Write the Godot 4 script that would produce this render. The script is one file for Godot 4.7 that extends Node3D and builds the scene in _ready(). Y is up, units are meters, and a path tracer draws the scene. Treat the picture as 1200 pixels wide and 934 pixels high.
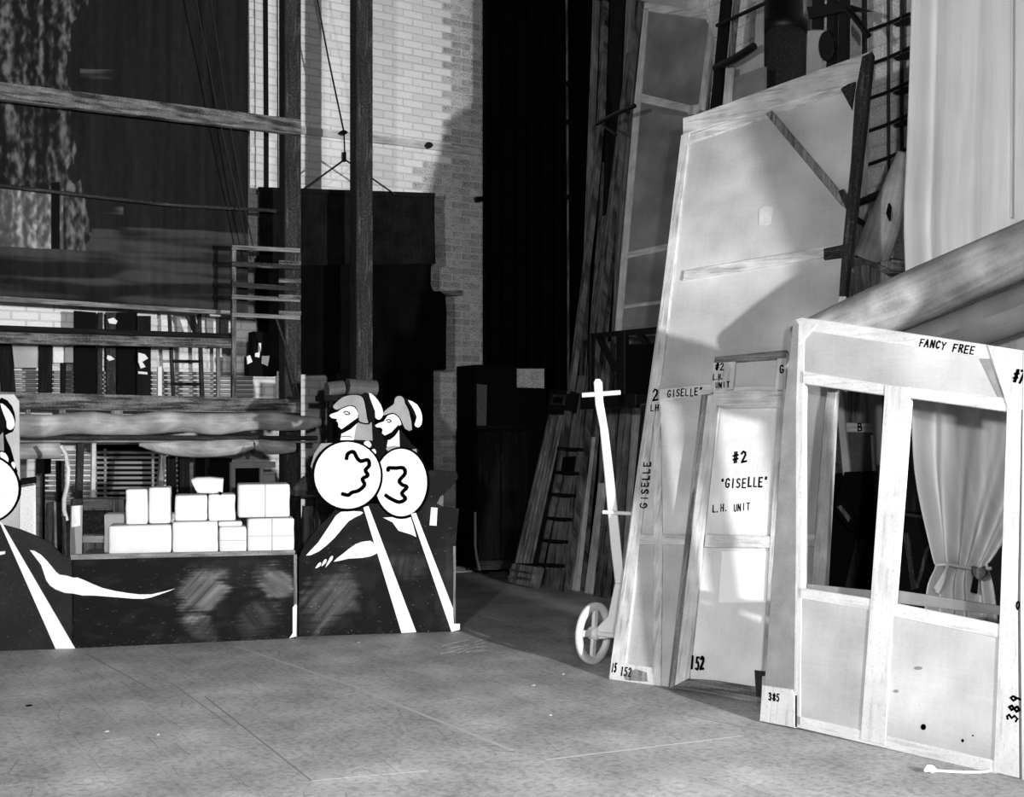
extends Node3D
# Backstage of a theatre, surveyed from one photograph: the camera stands at the origin, 1.5 m above the
# stage floor. The room is turned: U runs along the back wall to the right, V along the right wall to the viewer.
const FOCAL := 1345.0
const CENTRE_X := 600.0
const HORIZON := 505.0
const EYE := Vector3(0, 1.5, 0)
const U := Vector3(0.8594, 0, -0.5115)
const V := Vector3(0.5115, 0, 0.8594)
var M := {}
var taken := {}
var rng := RandomNumberGenerator.new()
var BACK: Transform3D      # back wall: x along U, z out into the room
var SIDE: Transform3D      # right wall: x along V, z out into the room

# ---------------------------------------------------------------- survey
func ray(x: float, y: float) -> Vector3:
	return Vector3((x - CENTRE_X) / FOCAL, (HORIZON - y) / FOCAL, -1.0)

func far(x: float, y: float, d: float) -> Vector3:
	return EYE + ray(x, y) * d

func ground(x: float, y: float) -> Vector3:
	var p := far(x, y, EYE.y * FOCAL / (y - HORIZON))
	p.y = 0.0
	return p

func on(fr: Transform3D, x: float, y: float, w := 0.0) -> Vector3:   # local point of a frame's plane z = w
	var inv := fr.affine_inverse()
	var o := inv * EYE
	var d := inv.basis * ray(x, y)
	return o + d * ((w - o.z) / d.z)

func pixel(p: Vector3) -> Vector2:
	return Vector2(CENTRE_X + FOCAL * p.x / -p.z, HORIZON - FOCAL * (p.y - EYE.y) / -p.z)

func facing(origin: Vector3, along: Vector3, up := Vector3.UP) -> Transform3D:
	var x := along.normalized()
	return Transform3D(Basis(x, up, x.cross(up)), origin)

func leaning(bx: float, by: float, tx: float, ty: float, along: Vector3) -> Transform3D:  # foot on the floor, leaning back
	var a := along.normalized()
	var p := ground(bx, by)
	var away := -a.cross(Vector3.UP)
	var r := ray(tx, ty)
	var s := -(p.x + r.x * p.z) / (away.x + r.x * away.z)
	var top := EYE + r * -(p.z + away.z * s)
	return facing(p, a, (away * s + Vector3.UP * top.y).normalized())

func moved(fr: Transform3D, x: float, y: float, w := 0.0) -> Transform3D:
	return Transform3D(fr.basis, fr * on(fr, x, y, w))

# ---------------------------------------------------------------- nodes
func numbered(called: String) -> String:
	taken[called] = taken.get(called, -1) + 1
	return called if taken[called] == 0 else "%s_%03d" % [called, taken[called]]

func tag(o: Node, label: String, category: String, group := "", kind := "") -> void:
	if label: o.set_meta("label", label)
	if category: o.set_meta("category", category)
	if group: o.set_meta("group", group)
	if kind: o.set_meta("kind", kind)

func thing(called: String, label: String, category: String, fr: Transform3D, group := "") -> Node3D:
	var o := Node3D.new()
	o.name = numbered(called)
	add_child(o)
	o.transform = fr
	tag(o, label, category, group)
	return o

func setting(called: String, fr: Transform3D, label: String) -> Node3D:
	var o := Node3D.new()
	o.name = called
	add_child(o)
	o.transform = fr
	o.set_meta("kind", "structure")
	o.set_meta("label", label)
	return o

func build(st: SurfaceTool, called: String, m: Material, parent: Node) -> MeshInstance3D:
	st.generate_normals()
	st.generate_tangents()
	var o := MeshInstance3D.new()
	o.mesh = st.commit()
	o.material_override = m
	o.name = called
	parent.add_child(o, true)
	return o

# ---------------------------------------------------------------- mesh pieces (UVs are metres, v along the grain)
func mb(smooth := false) -> SurfaceTool:
	var st := SurfaceTool.new()
	st.begin(Mesh.PRIMITIVE_TRIANGLES)
	st.set_smooth_group(0 if smooth else -1)
	return st

func tri(st: SurfaceTool, a: Vector3, b: Vector3, c: Vector3, out: Vector3, ua: Vector2, ub: Vector2, uc: Vector2) -> void:
	var flip := (b - a).cross(c - a).dot(out) > 0.0
	st.set_uv(ua); st.add_vertex(a)
	if flip:
		st.set_uv(uc); st.add_vertex(c)
		st.set_uv(ub); st.add_vertex(b)
	else:
		st.set_uv(ub); st.add_vertex(b)
		st.set_uv(uc); st.add_vertex(c)

func quad(st: SurfaceTool, a: Vector3, b: Vector3, c: Vector3, d: Vector3, out: Vector3, ua: Vector2, ub: Vector2, uc: Vector2, ud: Vector2) -> void:
	tri(st, a, b, c, out, ua, ub, uc)
	tri(st, a, c, d, out, ua, uc, ud)

func box(st: SurfaceTool, xf: Transform3D, size: Vector3, c := 0.004, off := Vector2.ZERO) -> void:   # chamfered box
	var h := size * 0.5
	c = minf(c, minf(h.x, minf(h.y, h.z)) * 0.45)
	var long := size.max_axis_index()
	var s1 := (long + 1) % 3
	var s2 := (long + 2) % 3
	var uv := func(p: Vector3) -> Vector2: return Vector2(p[s1] + p[s2], p[long]) + off
	var pt := func(sx: float, sy: float, sz: float, face: int) -> Vector3:
		var p := Vector3(sx * (h.x - c), sy * (h.y - c), sz * (h.z - c))
		p[face] += c * [sx, sy, sz][face]
		return p
	var sg := [-1.0, 1.0]
	for f in 3:
		var a := (f + 1) % 3
		var b := (f + 2) % 3
		for s in sg:
			var q: Array = []
			for k in [[-1, -1], [1, -1], [1, 1], [-1, 1]]:
				var v := Vector3.ZERO
				v[f] = s; v[a] = k[0]; v[b] = k[1]
				q.append(pt.call(v.x, v.y, v.z, f))
			var n := Vector3.ZERO
			n[f] = s
			var w: Array = q.map(uv)
			if f == long:
				w = q.map(func(p: Vector3) -> Vector2: return Vector2(p[s1], p[s2]) + off)
			quad(st, xf * q[0], xf * q[1], xf * q[2], xf * q[3], xf.basis * n, w[0], w[1], w[2], w[3])
		for s in sg:                       # edges parallel to axis f
			for t in sg:
				var q2: Array = []
				for k in [[-1, a], [1, a], [1, b], [-1, b]]:
					var v := Vector3.ZERO
					v[f] = k[0]; v[a] = s; v[b] = t
					q2.append(pt.call(v.x, v.y, v.z, k[1]))
				var n2 := Vector3.ZERO
				n2[a] = s; n2[b] = t
				var w2: Array = q2.map(uv)
				quad(st, xf * q2[0], xf * q2[1], xf * q2[2], xf * q2[3], xf.basis * n2, w2[0], w2[1], w2[2], w2[3])
	for sx in sg:
		for sy in sg:
			for sz in sg:
				var p0: Vector3 = pt.call(sx, sy, sz, 0)
				var p1: Vector3 = pt.call(sx, sy, sz, 1)
				var p2: Vector3 = pt.call(sx, sy, sz, 2)
				tri(st, xf * p0, xf * p1, xf * p2, xf.basis * Vector3(sx, sy, sz), uv.call(p0), uv.call(p1), uv.call(p2))

func bar(st: SurfaceTool, a: Vector3, b: Vector3, width: float, thick: float, toward: Vector3, c := 0.004, off := Vector2.ZERO) -> void:
	var y := (b - a).normalized()
	var x := y.cross(toward).normalized()
	box(st, Transform3D(Basis(x, y, x.cross(y)), (a + b) * 0.5), Vector3(width, a.distance_to(b), thick), c, off)

func slab(st: SurfaceTool, poly: PackedVector2Array, z0: float, z1: float, bev := 0.003, rot := false, off := Vector2.ZERO) -> void:
	if Geometry2D.is_polygon_clockwise(poly):
		poly = poly.duplicate()
		poly.reverse()
	var n := poly.size()
	var inner := PackedVector2Array()
	bev = minf(bev, absf(z1 - z0) * 0.45)
	for i in n:
		var e0 := (poly[i] - poly[(i + n - 1) % n]).normalized()
		var e1 := (poly[(i + 1) % n] - poly[i]).normalized()
		var m := (Vector2(-e0.y, e0.x) + Vector2(-e1.y, e1.x))
		m = m.normalized() if m.length() > 0.1 else Vector2(-e1.y, e1.x)
		inner.append(poly[i] + m * bev)
	var uv := func(p: Vector2) -> Vector2: return (Vector2(p.y, p.x) if rot else p) + off
	var ix := Geometry2D.triangulate_polygon(inner)
	var f := inner
	if ix.is_empty():
		ix = Geometry2D.triangulate_polygon(poly)
		f = poly
	for k in range(0, ix.size(), 3):
		var p := [f[ix[k]], f[ix[k + 1]], f[ix[k + 2]]]
		tri(st, Vector3(p[0].x, p[0].y, z1), Vector3(p[1].x, p[1].y, z1), Vector3(p[2].x, p[2].y, z1), Vector3.BACK, uv.call(p[0]), uv.call(p[1]), uv.call(p[2]))
	ix = Geometry2D.triangulate_polygon(poly)
	for k in range(0, ix.size(), 3):
		var p := [poly[ix[k]], poly[ix[k + 1]], poly[ix[k + 2]]]
		tri(st, Vector3(p[0].x, p[0].y, z0), Vector3(p[1].x, p[1].y, z0), Vector3(p[2].x, p[2].y, z0), Vector3.FORWARD, uv.call(p[0]), uv.call(p[1]), uv.call(p[2]))
	for i in n:
		var j := (i + 1) % n
		var e := poly[j] - poly[i]
		var o := Vector3(e.y, -e.x, 0)
		var a := poly[i]
		var b := poly[j]
		var d := Vector2(0, z1 - z0)
		quad(st, Vector3(f[i].x, f[i].y, z1), Vector3(f[j].x, f[j].y, z1), Vector3(b.x, b.y, z1 - bev), Vector3(a.x, a.y, z1 - bev), o + Vector3.BACK * e.length(), uv.call(f[i]), uv.call(f[j]), uv.call(b), uv.call(a))
		quad(st, Vector3(a.x, a.y, z1 - bev), Vector3(b.x, b.y, z1 - bev), Vector3(b.x, b.y, z0), Vector3(a.x, a.y, z0), o, uv.call(a), uv.call(b), uv.call(b) + d, uv.call(a) + d)

func tube(st: SurfaceTool, pts: Array, radii, sides := 10, caps := true) -> void:
	var n := pts.size()
	var ref := Vector3.UP
	if absf((pts[n - 1] - pts[0]).normalized().y) > 0.8: ref = Vector3.RIGHT
	var rings: Array = []
	var run := 0.0
	for i in n:
		var d: Vector3 = (pts[mini(i + 1, n - 1)] - pts[maxi(i - 1, 0)]).normalized()
		var x := d.cross(ref).normalized()
		var y := x.cross(d).normalized()
		var r: float = radii[i] if radii is Array else radii
		if i > 0: run += pts[i].distance_to(pts[i - 1])
		var ring: Array = []
		for k in sides + 1:
			var an := TAU * k / sides
			var o := x * cos(an) + y * sin(an)
			ring.append([pts[i] + o * r, o, Vector2(an * r, run)])
		rings.append(ring)
	for i in n - 1:
		for k in sides:
			var a = rings[i][k]
			var b = rings[i][k + 1]
			var c = rings[i + 1][k + 1]
			var d = rings[i + 1][k]
			quad(st, a[0], b[0], c[0], d[0], a[1] + b[1], a[2], b[2], c[2], d[2])
	if caps:
		st.set_smooth_group(-1)
		for e in [[0, pts[0] - pts[1]], [n - 1, pts[n - 1] - pts[n - 2]]]:
			for k in sides:
				tri(st, pts[e[0]], rings[e[0]][k][0], rings[e[0]][k + 1][0], e[1], Vector2.ZERO, rings[e[0]][k][2], rings[e[0]][k + 1][2])
		st.set_smooth_group(0)

func lathe(st: SurfaceTool, xf: Transform3D, prof: Array, sides := 20) -> void:   # profile of [radius, height] about the y axis
	for i in prof.size() - 1:
		for k in sides:
			var a0 := TAU * k / sides
			var a1 := TAU * (k + 1) / sides
			var d0 := Vector3(cos(a0), 0, sin(a0))
			var d1 := Vector3(cos(a1), 0, sin(a1))
			var p: Array = prof[i]
			var q: Array = prof[i + 1]
			var n: Vector3 = (d0 + d1) * (q[1] - p[1]) + Vector3.UP * 2.0 * (p[0] - q[0])
			quad(st, xf * (d0 * p[0] + Vector3.UP * p[1]), xf * (d1 * p[0] + Vector3.UP * p[1]), xf * (d1 * q[0] + Vector3.UP * q[1]), xf * (d0 * q[0] + Vector3.UP * q[1]), xf.basis * n, Vector2(a0 * 0.1, p[1]), Vector2(a1 * 0.1, p[1]), Vector2(a1 * 0.1, q[1]), Vector2(a0 * 0.1, q[1]))

func cloth(st: SurfaceTool, left: Array, right: Array, nu: int, nv: int, fold: Callable, unit := false) -> void:   # two skins of a hanging cloth; left and right are edges from top to bottom
	var along := func(e: Array, v: float) -> Vector3:
		var f := v * (e.size() - 1)
		var i := mini(int(f), e.size() - 2)
		var a: Vector3 = e[maxi(i - 1, 0)]
		var d: Vector3 = e[mini(i + 2, e.size() - 1)]
		return (e[i] as Vector3).cubic_interpolate(e[i + 1], a, d, f - i)
	var g: Array = []
	for j in nv + 1:
		var row: Array = []
		var v := float(j) / nv
		var l: Vector3 = along.call(left, v)
		var r: Vector3 = along.call(right, v)
		for i in nu + 1:
			var u := float(i) / nu
			row.append([l.lerp(r, u) + fold.call(u, v), Vector2(u, v) if unit else Vector2(u * l.distance_to(r), -v * left[0].distance_to(left[-1]))])
		g.append(row)
	var th := Vector3(0, 0, -0.006)
	for j in nv:
		for i in nu:
			var a = g[j][i]
			var b = g[j][i + 1]
			var c = g[j + 1][i + 1]
			var d = g[j + 1][i]
			quad(st, a[0], b[0], c[0], d[0], Vector3.BACK, a[1], b[1], c[1], d[1])
			quad(st, a[0] + th, b[0] + th, c[0] + th, d[0] + th, Vector3.FORWARD, a[1], b[1], c[1], d[1])
	for j in nv:
		for e in [[0, Vector3.LEFT], [nu, Vector3.RIGHT]]:
			var a = g[j][e[0]]
			var d = g[j + 1][e[0]]
			quad(st, a[0], d[0], d[0] + th, a[0] + th, e[1], a[1], d[1], d[1], a[1])
	for i in nu:
		for e in [[0, Vector3.UP], [nv, Vector3.DOWN]]:
			var a = g[e[0]][i]
			var d = g[e[0]][i + 1]
			quad(st, a[0], d[0], d[0] + th, a[0] + th, e[1], a[1], d[1], d[1], a[1])

# ---------------------------------------------------------------- surveyed pieces
func outline(fr: Transform3D, px: Array, w: float) -> PackedVector2Array:
	var poly := PackedVector2Array()
	for i in range(0, px.size(), 2):
		var p := on(fr, px[i], px[i + 1], w)
		poly.append(Vector2(p.x, p.y))
	return poly

func rounded(px: Array, n := 3) -> Array:      # Catmull-Rom through a closed outline
	var c := px.size() / 2
	var res: Array = []
	for i in c:
		var p: Array = []
		for k in [-1, 0, 1, 2]:
			var j: int = posmod(i + k, c)
			p.append(Vector2(px[2 * j], px[2 * j + 1]))
		for k in n:
			var q: Vector2 = (p[1] as Vector2).cubic_interpolate(p[2], p[0], p[3], float(k) / n)
			res.append(q.x)
			res.append(q.y)
	return res

func ellipse(cx: float, cy: float, rx: float, ry: float, n := 36) -> Array:
	var res: Array = []
	for k in n:
		res.append(cx + rx * cos(TAU * k / n))
		res.append(cy + ry * sin(TAU * k / n))
	return res

func plate(t: Node3D, called: String, m: Material, px: Array, z0: float, z1: float, bev := 0.003, rot := false, parent: Node = null) -> MeshInstance3D:
	var st := mb()
	slab(st, outline(t.transform, px, z1), z0, z1, bev, rot, Vector2(rng.randf(), rng.randf()) * 3.0)
	return build(st, called, m, parent if parent else t)

func strip(t: Node3D, called: String, m: Material, a: Array, b: Array, width: float, z0: float, z1: float, parent: Node = null) -> MeshInstance3D:
	var st := mb()
	var p := on(t.transform, a[0], a[1], z1)
	var q := on(t.transform, b[0], b[1], z1)
	p.z = (z0 + z1) * 0.5
	q.z = p.z
	bar(st, p, q, width, absf(z1 - z0), Vector3.BACK, 0.004, Vector2(rng.randf(), rng.randf()) * 3.0)
	return build(st, called, m, parent if parent else t)

func rod(t: Node3D, called: String, m: Material, px: Array, r: float, w := 0.0, parent: Node = null, sides := 8) -> MeshInstance3D:
	var st := mb(true)
	var pts: Array = []
	for i in range(0, px.size(), 2):
		pts.append(on(t.transform, px[i], px[i + 1], w))
	tube(st, pts, r, sides)
	return build(st, called, m, parent if parent else t)

func one(called: String, label: String, category: String, fr: Transform3D, w: float, px: Array, thick: float, m: Material, group := "", rot := false) -> MeshInstance3D:   # a thing that is one board
	var low := 0
	var sx := 0.0
	for i in range(0, px.size(), 2):
		sx += px[i]
		if px[i + 1] > px[low + 1]: low = i
	var f := moved(fr, sx / (px.size() / 2), px[low + 1], w)
	var st := mb()
	slab(st, outline(f, px, 0.0), -thick, 0.0, 0.004, rot, Vector2(rng.randf(), rng.randf()) * 3.0)
	var o := build(st, numbered(called), m, self)
	o.transform = f
	tag(o, label, category, group)
	return o

func crate(t: Node3D, called: String, m: Material, x0: float, y0: float, x1: float, y1: float, front: float, deep: float, bev := 0.01, parent: Node = null) -> MeshInstance3D:
	var a := on(t.transform, x0, y1, front)
	var b := on(t.transform, x1, y0, front)
	var st := mb()
	box(st, Transform3D(Basis(), Vector3((a.x + b.x) / 2, (a.y + b.y) / 2, front - deep / 2)), Vector3(b.x - a.x, b.y - a.y, deep), bev, Vector2(rng.randf(), rng.randf()))
	return build(st, called, m, parent if parent else t)

# hand lettering: strokes in a unit box
const GLYPH := {
	"G": [[0.9, 0.8, 0.6, 1, 0.25, 0.9, 0.05, 0.5, 0.2, 0.1, 0.55, 0, 0.85, 0.15, 0.85, 0.42, 0.55, 0.42]],
	"I": [[0.5, 0, 0.5, 1]], "S": [[0.85, 0.88, 0.5, 1, 0.15, 0.85, 0.25, 0.58, 0.7, 0.45, 0.85, 0.2, 0.5, 0, 0.12, 0.1]],
	"E": [[0.85, 1, 0.15, 1, 0.15, 0, 0.88, 0], [0.15, 0.52, 0.7, 0.52]], "L": [[0.2, 1, 0.2, 0, 0.85, 0]],
	"H": [[0.12, 0, 0.12, 1], [0.85, 0, 0.85, 1], [0.12, 0.5, 0.85, 0.5]], "U": [[0.12, 1, 0.12, 0.2, 0.45, 0, 0.8, 0.18, 0.85, 1]],
	"N": [[0.12, 0, 0.12, 1, 0.85, 0, 0.85, 1]], "T": [[0.05, 1, 0.95, 1], [0.5, 1, 0.5, 0]], "#": [[0.3, 0, 0.4, 1], [0.62, 0, 0.72, 1], [0.1, 0.65, 0.92, 0.7], [0.08, 0.3, 0.9, 0.35]],
	"2": [[0.12, 0.8, 0.4, 1, 0.75, 0.88, 0.75, 0.62, 0.15, 0, 0.9, 0.05]], "1": [[0.45, 1, 0.45, 0]], "5": [[0.85, 1, 0.3, 1, 0.22, 0.58, 0.65, 0.6, 0.85, 0.3, 0.6, 0, 0.12, 0.08]],
	"F": [[0.9, 1, 0.18, 1, 0.15, 0], [0.15, 0.52, 0.7, 0.52]], "A": [[0.05, 0, 0.5, 1, 0.92, 0], [0.25, 0.38, 0.75, 0.38]], "C": [[0.88, 0.85, 0.55, 1, 0.15, 0.75, 0.15, 0.25, 0.5, 0, 0.9, 0.15]],
	"Y": [[0.05, 1, 0.5, 0.5, 0.92, 1], [0.5, 0.5, 0.45, 0]], "R": [[0.15, 0, 0.15, 1, 0.7, 0.98, 0.8, 0.72, 0.6, 0.5, 0.15, 0.5], [0.5, 0.5, 0.9, 0]],
	"3": [[0.15, 0.9, 0.5, 1, 0.8, 0.8, 0.4, 0.55, 0.85, 0.3, 0.55, 0, 0.12, 0.1]], "8": [[0.5, 0.52, 0.2, 0.75, 0.5, 1, 0.8, 0.75, 0.5, 0.52, 0.15, 0.25, 0.5, 0, 0.85, 0.25, 0.5, 0.52]],
	"9": [[0.8, 0.7, 0.5, 0.5, 0.2, 0.72, 0.5, 1, 0.8, 0.8, 0.6, 0]], "7": [[0.1, 1, 0.85, 1, 0.35, 0]], "0": [[0.5, 0, 0.12, 0.4, 0.2, 0.85, 0.5, 1, 0.82, 0.8, 0.88, 0.35, 0.5, 0]],
	"B": [[0.15, 0, 0.15, 1, 0.65, 0.95, 0.7, 0.65, 0.15, 0.52, 0.8, 0.4, 0.75, 0.05, 0.15, 0]], ".": [[0.2, 0, 0.3, 0.06]], "\"": [[0.35, 1.05, 0.3, 0.8], [0.6, 1.05, 0.55, 0.8]], " ": [],
}

func stroke(st: SurfaceTool, pts: Array, width: float, z: float) -> void:     # a painted stroke, one millimetre thick
	for i in pts.size() - 1:
		var a: Vector2 = pts[i]
		var b: Vector2 = pts[i + 1]
		var n := (b - a).normalized().orthogonal() * width * 0.5
		var e := (b - a).normalized() * width * 0.3
		slab(st, PackedVector2Array([a - e - n, b + e - n, b + e * 1.6, b + e + n, a - e + n, a - e * 1.6]), z - 0.002, z + 0.0012, 0.0002)

func writing(t: Node3D, text: String, a: Array, b: Array, tall: float, z: float, pen := 0.01, parent: Node = null) -> void:   # baseline from a to b, letters tall metres high
	var st := mb()
	var p := on(t.transform, a[0], a[1], z)
	var q := on(t.transform, b[0], b[1], z)
	var e := Vector2(q.x - p.x, q.y - p.y)
	var n := e.normalized().orthogonal() * -1.0
	if n.dot(Vector2(-e.y, e.x)) < 0: n = -n
	var step := e / text.length()
	for i in text.length():
		var jig := Vector2(rng.randf_range(-0.06, 0.06), rng.randf_range(-0.08, 0.08))
		for s in GLYPH[text[i]]:
			var pts: Array = []
			for k in range(0, s.size(), 2):
				pts.append(Vector2(p.x, p.y) + step * (i + 0.12 + jig.x + s[k] * 0.76) + n * tall * (s[k + 1] + jig.y))
			stroke(st, pts, pen * rng.randf_range(0.85, 1.2), z)
	build(st, "lettering", M.ink, parent if parent else t)

# ---------------------------------------------------------------- textures
func noise(sd: int, w: int, h: int, freq: float, oct := 4, size := 512) -> PackedByteArray:
	var f := FastNoiseLite.new()
	f.seed = sd
	f.noise_type = FastNoiseLite.TYPE_SIMPLEX_SMOOTH
	f.frequency = freq
	f.fractal_octaves = oct
	var im := f.get_seamless_image(w, h, false, false, 0.15, true)
	im.convert(Image.FORMAT_L8)
	im.resize(size, size, Image.INTERPOLATE_CUBIC)
	return im.get_data()

func surface(base: float, layers: Array, marks := [], size := 512) -> Image:   # layers: [bytes, amount] or [bytes, amount, threshold]; marks: [count, tone, length, slant, seed]
	var px := PackedByteArray()
	px.resize(size * size)
	for i in size * size:
		var v := base
		for l in layers:
			var n: float = l[0][i] / 255.0
			if l.size() > 2:
				v += l[1] * smoothstep(l[2], l[2] + 0.28, n)
			else:
				v += l[1] * (n - 0.5) * 2.0
		px[i] = int(clampf(v, 0.005, 1.0) * 255.0)
	for m in marks:
		var r := RandomNumberGenerator.new()
		r.seed = m[4]
		for k in m[0]:
			var x := r.randf() * size
			var y := r.randf() * size
			var an: float = m[3] + r.randf_range(-0.35, 0.35)
			var steps := int(m[2] * r.randf_range(0.3, 1.4))
			for s in steps:
				x += cos(an)
				y += sin(an)
				an += r.randf_range(-0.015, 0.015)
				var at := posmod(int(y), size) * size + posmod(int(x), size)
				px[at] = int(lerpf(px[at], m[1] * 255.0, 0.55))
	return Image.create_from_data(size, size, false, Image.FORMAT_L8, px)

func material(called: String, im: Image, tile: float, rough: float, bump := 0.0, spec := 0.5) -> StandardMaterial3D:
	var m := StandardMaterial3D.new()
	m.resource_name = called
	im.convert(Image.FORMAT_RGB8)
	m.albedo_texture = ImageTexture.create_from_image(im)
	m.roughness = rough
	m.metallic_specular = spec
	m.uv1_scale = Vector3(1.0 / tile, 1.0 / tile, 1.0)
	if bump > 0.0:
		var n: Image = im.duplicate()
		n.convert(Image.FORMAT_RGBA8)
		n.bump_map_to_normal_map(bump)
		m.normal_enabled = true
		m.normal_texture = ImageTexture.create_from_image(n)
	M[called] = m
	return m

func plain(called: String, g: float, rough: float, metal := 0.0, spec := 0.5) -> StandardMaterial3D:
	var m := StandardMaterial3D.new()
	m.resource_name = called
	m.albedo_color = Color(g, g, g)
	m.roughness = rough
	m.metallic = metal
	m.metallic_specular = spec
	M[called] = m
	return m

func tinted(called: String, of: String, g: float) -> StandardMaterial3D:
	var m: StandardMaterial3D = M[of].duplicate()
	m.resource_name = called
	m.albedo_color = Color(g, g, g)
	M[called] = m
	return m

func make_materials() -> void:
	var fine := noise(11, 256, 256, 0.18, 3)
	var grit := noise(12, 512, 512, 0.35, 2)
	var blot := noise(13, 128, 128, 0.03, 4)
	var speck := noise(14, 384, 384, 0.10, 5)
	var stain := noise(18, 384, 28, 0.06, 5)
	var cloud := noise(19, 64, 64, 0.03, 3)
	var grain := noise(15, 512, 24, 0.12, 4)
	var grain2 := noise(16, 256, 12, 0.09, 3)
	var cross := noise(17, 24, 512, 0.2, 3)
	material("wood_pale", surface(0.76, [[grain, 0.045], [grain2, 0.03], [stain, -0.12, 0.56], [blot, 0.08], [cloud, 0.05], [fine, 0.03]], [[60, 0.3, 26, 1.57, 1]]), 0.9, 0.75, 0.5)
	material("wood_white", surface(0.79, [[grain, 0.015], [grain2, 0.015], [stain, -0.07, 0.60], [speck, -0.07, 0.62], [blot, 0.04], [cloud, 0.03], [fine, 0.02]], [[50, 0.5, 20, 1.57, 2], [90, 0.35, 5, 1.57, 32]]), 0.9, 0.7, 0.4)
	material("wood_mid", surface(0.44, [[grain, 0.10], [grain2, 0.10], [stain, -0.16, 0.55], [blot, 0.06], [fine, 0.05]], [[60, 0.15, 40, 1.57, 3], [30, 0.75, 12, 1.57, 4]]), 1.0, 0.7, 0.7)
	material("wood_dark", surface(0.17, [[grain, 0.03], [grain2, 0.04], [speck, 0.08, 0.55], [stain, 0.10, 0.6], [fine, 0.04]], [[70, 0.5, 25, 1.57, 5], [60, 0.06, 40, 1.57, 6]]), 1.0, 0.75, 0.7, 0.2)
	material("wood_black", surface(0.07, [[grain, 0.025], [grain2, 0.025], [stain, 0.04, 0.6]], [[40, 0.3, 14, 1.57, 7]]), 1.0, 0.8, 0.6, 0.25)
	material("timber_worn", surface(0.38, [[grain2, 0.10], [fine, 0.08], [stain, -0.16, 0.5], [speck, 0.10, 0.6], [blot, 0.08]], [[80, 0.15, 20, 1.57, 8], [60, 0.8, 10, 1.57, 9]]), 0.8, 0.85, 1.0, 0.25)
	material("canvas", surface(0.70, [[cross, 0.012], [grain, 0.010], [cloud, 0.08], [blot, 0.04], [fine, 0.012], [grit, 0.02]], [[40, 0.55, 3, 1.5, 10]]), 1.6, 0.9, 0.2, 0.2)
	material("canvas_white", surface(0.82, [[grain, 0.012], [cloud, 0.05], [blot, 0.04], [fine, 0.015], [grit, 0.015]], [[40, 0.5, 6, 1.57, 30]]), 1.3, 0.85, 0.2, 0.25)
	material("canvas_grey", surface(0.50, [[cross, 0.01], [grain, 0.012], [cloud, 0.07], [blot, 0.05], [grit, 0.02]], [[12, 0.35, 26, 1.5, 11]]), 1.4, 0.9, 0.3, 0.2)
	material("muslin", surface(0.91, [[grain, 0.02], [grain2, 0.04], [blot, 0.02], [grit, 0.015]], []), 1.7, 0.9, 0.25, 0.2)
	material("roll_cloth", surface(0.60, [[grain2, 0.06], [blot, 0.08], [cloud, 0.10], [fine, 0.03]], []), 0.9, 0.9, 0.4, 0.2)
	material("paper", surface(0.87, [[blot, 0.015], [grit, 0.01]], [[14, 0.8, 60, 0.5, 13]]), 0.6, 0.6, 0.4, 0.3)
	material("white_paint", surface(0.88, [[blot, 0.015], [fine, 0.012], [speck, -0.04, 0.66]], [[24, 0.65, 12, 1.2, 14]]), 0.9, 0.55)
	material("grey_paint", surface(0.52, [[blot, 0.05], [fine, 0.03]], [[20, 0.4, 12, 1.2, 15]]), 0.7, 0.6)
	material("dark_paint", surface(0.10, [[fine, 0.02], [blot, 0.03], [speck, 0.04, 0.6]], [[60, 0.3, 22, 0.8, 16], [60, 0.4, 9, 2.2, 17], [70, 0.8, 3, 0.4, 18]]), 1.3, 0.5, 0.3, 0.3)
	material("black_paint", surface(0.045, [[fine, 0.015], [speck, 0.03, 0.6]], [[30, 0.3, 8, 0.8, 19]]), 1.0, 0.8, 0.0, 0.2)
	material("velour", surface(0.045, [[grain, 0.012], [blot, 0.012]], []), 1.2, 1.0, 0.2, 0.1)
	material("black_cloth", surface(0.085, [[grain, 0.02], [cross, 0.02], [blot, 0.03]], [[30, 0.22, 40, 1.57, 20]]), 1.2, 0.95, 0.2, 0.15)
	material("brick_white", surface(0.92, [[fine, 0.05], [grit, 0.04], [speck, -0.10, 0.60]], [[120, 0.5, 8, 0.1, 21]]), 0.7, 0.85, 0.8)
	material("brick_worn", surface(0.78, [[fine, 0.20], [grit, 0.16], [speck, -0.26, 0.50], [blot, 0.08]], [[260, 0.2, 8, 0.2, 22], [200, 0.92, 5, 0.2, 23]]), 0.7, 0.9, 2.0)
	material("mortar", surface(0.78, [[fine, 0.10], [grit, 0.08]], []), 0.6, 0.95, 1.0)
	material("plaster_grey", surface(0.34, [[fine, 0.04], [blot, 0.06]], []), 2.2, 0.9, 0.4)
	material("floor_boards", surface(0.65, [[grain, 0.02], [fine, 0.05], [grit, 0.08], [blot, 0.07], [cloud, 0.06], [speck, -0.08, 0.5]], [[200, 0.34, 16, 0.5, 24], [110, 0.82, 9, 0.5, 25], [24, 0.3, 60, 1.57, 26]]), 1.9, 0.62, 0.4)
	material("stone", surface(0.92, [[fine, 0.10], [grit, 0.08], [blot, 0.08], [speck, -0.2, 0.55]], [[160, 0.3, 10, 0.2, 29]]), 0.7, 0.9, 2.0)
	plain("chalk", 0.74, 0.8)
	plain("pale_seam", 0.70, 0.7)
	plain("dark_seam", 0.46, 0.7)
	tinted("floor_boards_b", "floor_boards", 0.985)
	tinted("floor_boards_c", "floor_boards", 0.97)
	material("rust_iron", surface(0.16, [[fine, 0.08], [speck, 0.14, 0.52], [grit, 0.04]], []), 0.5, 0.6, 1.2)
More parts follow.
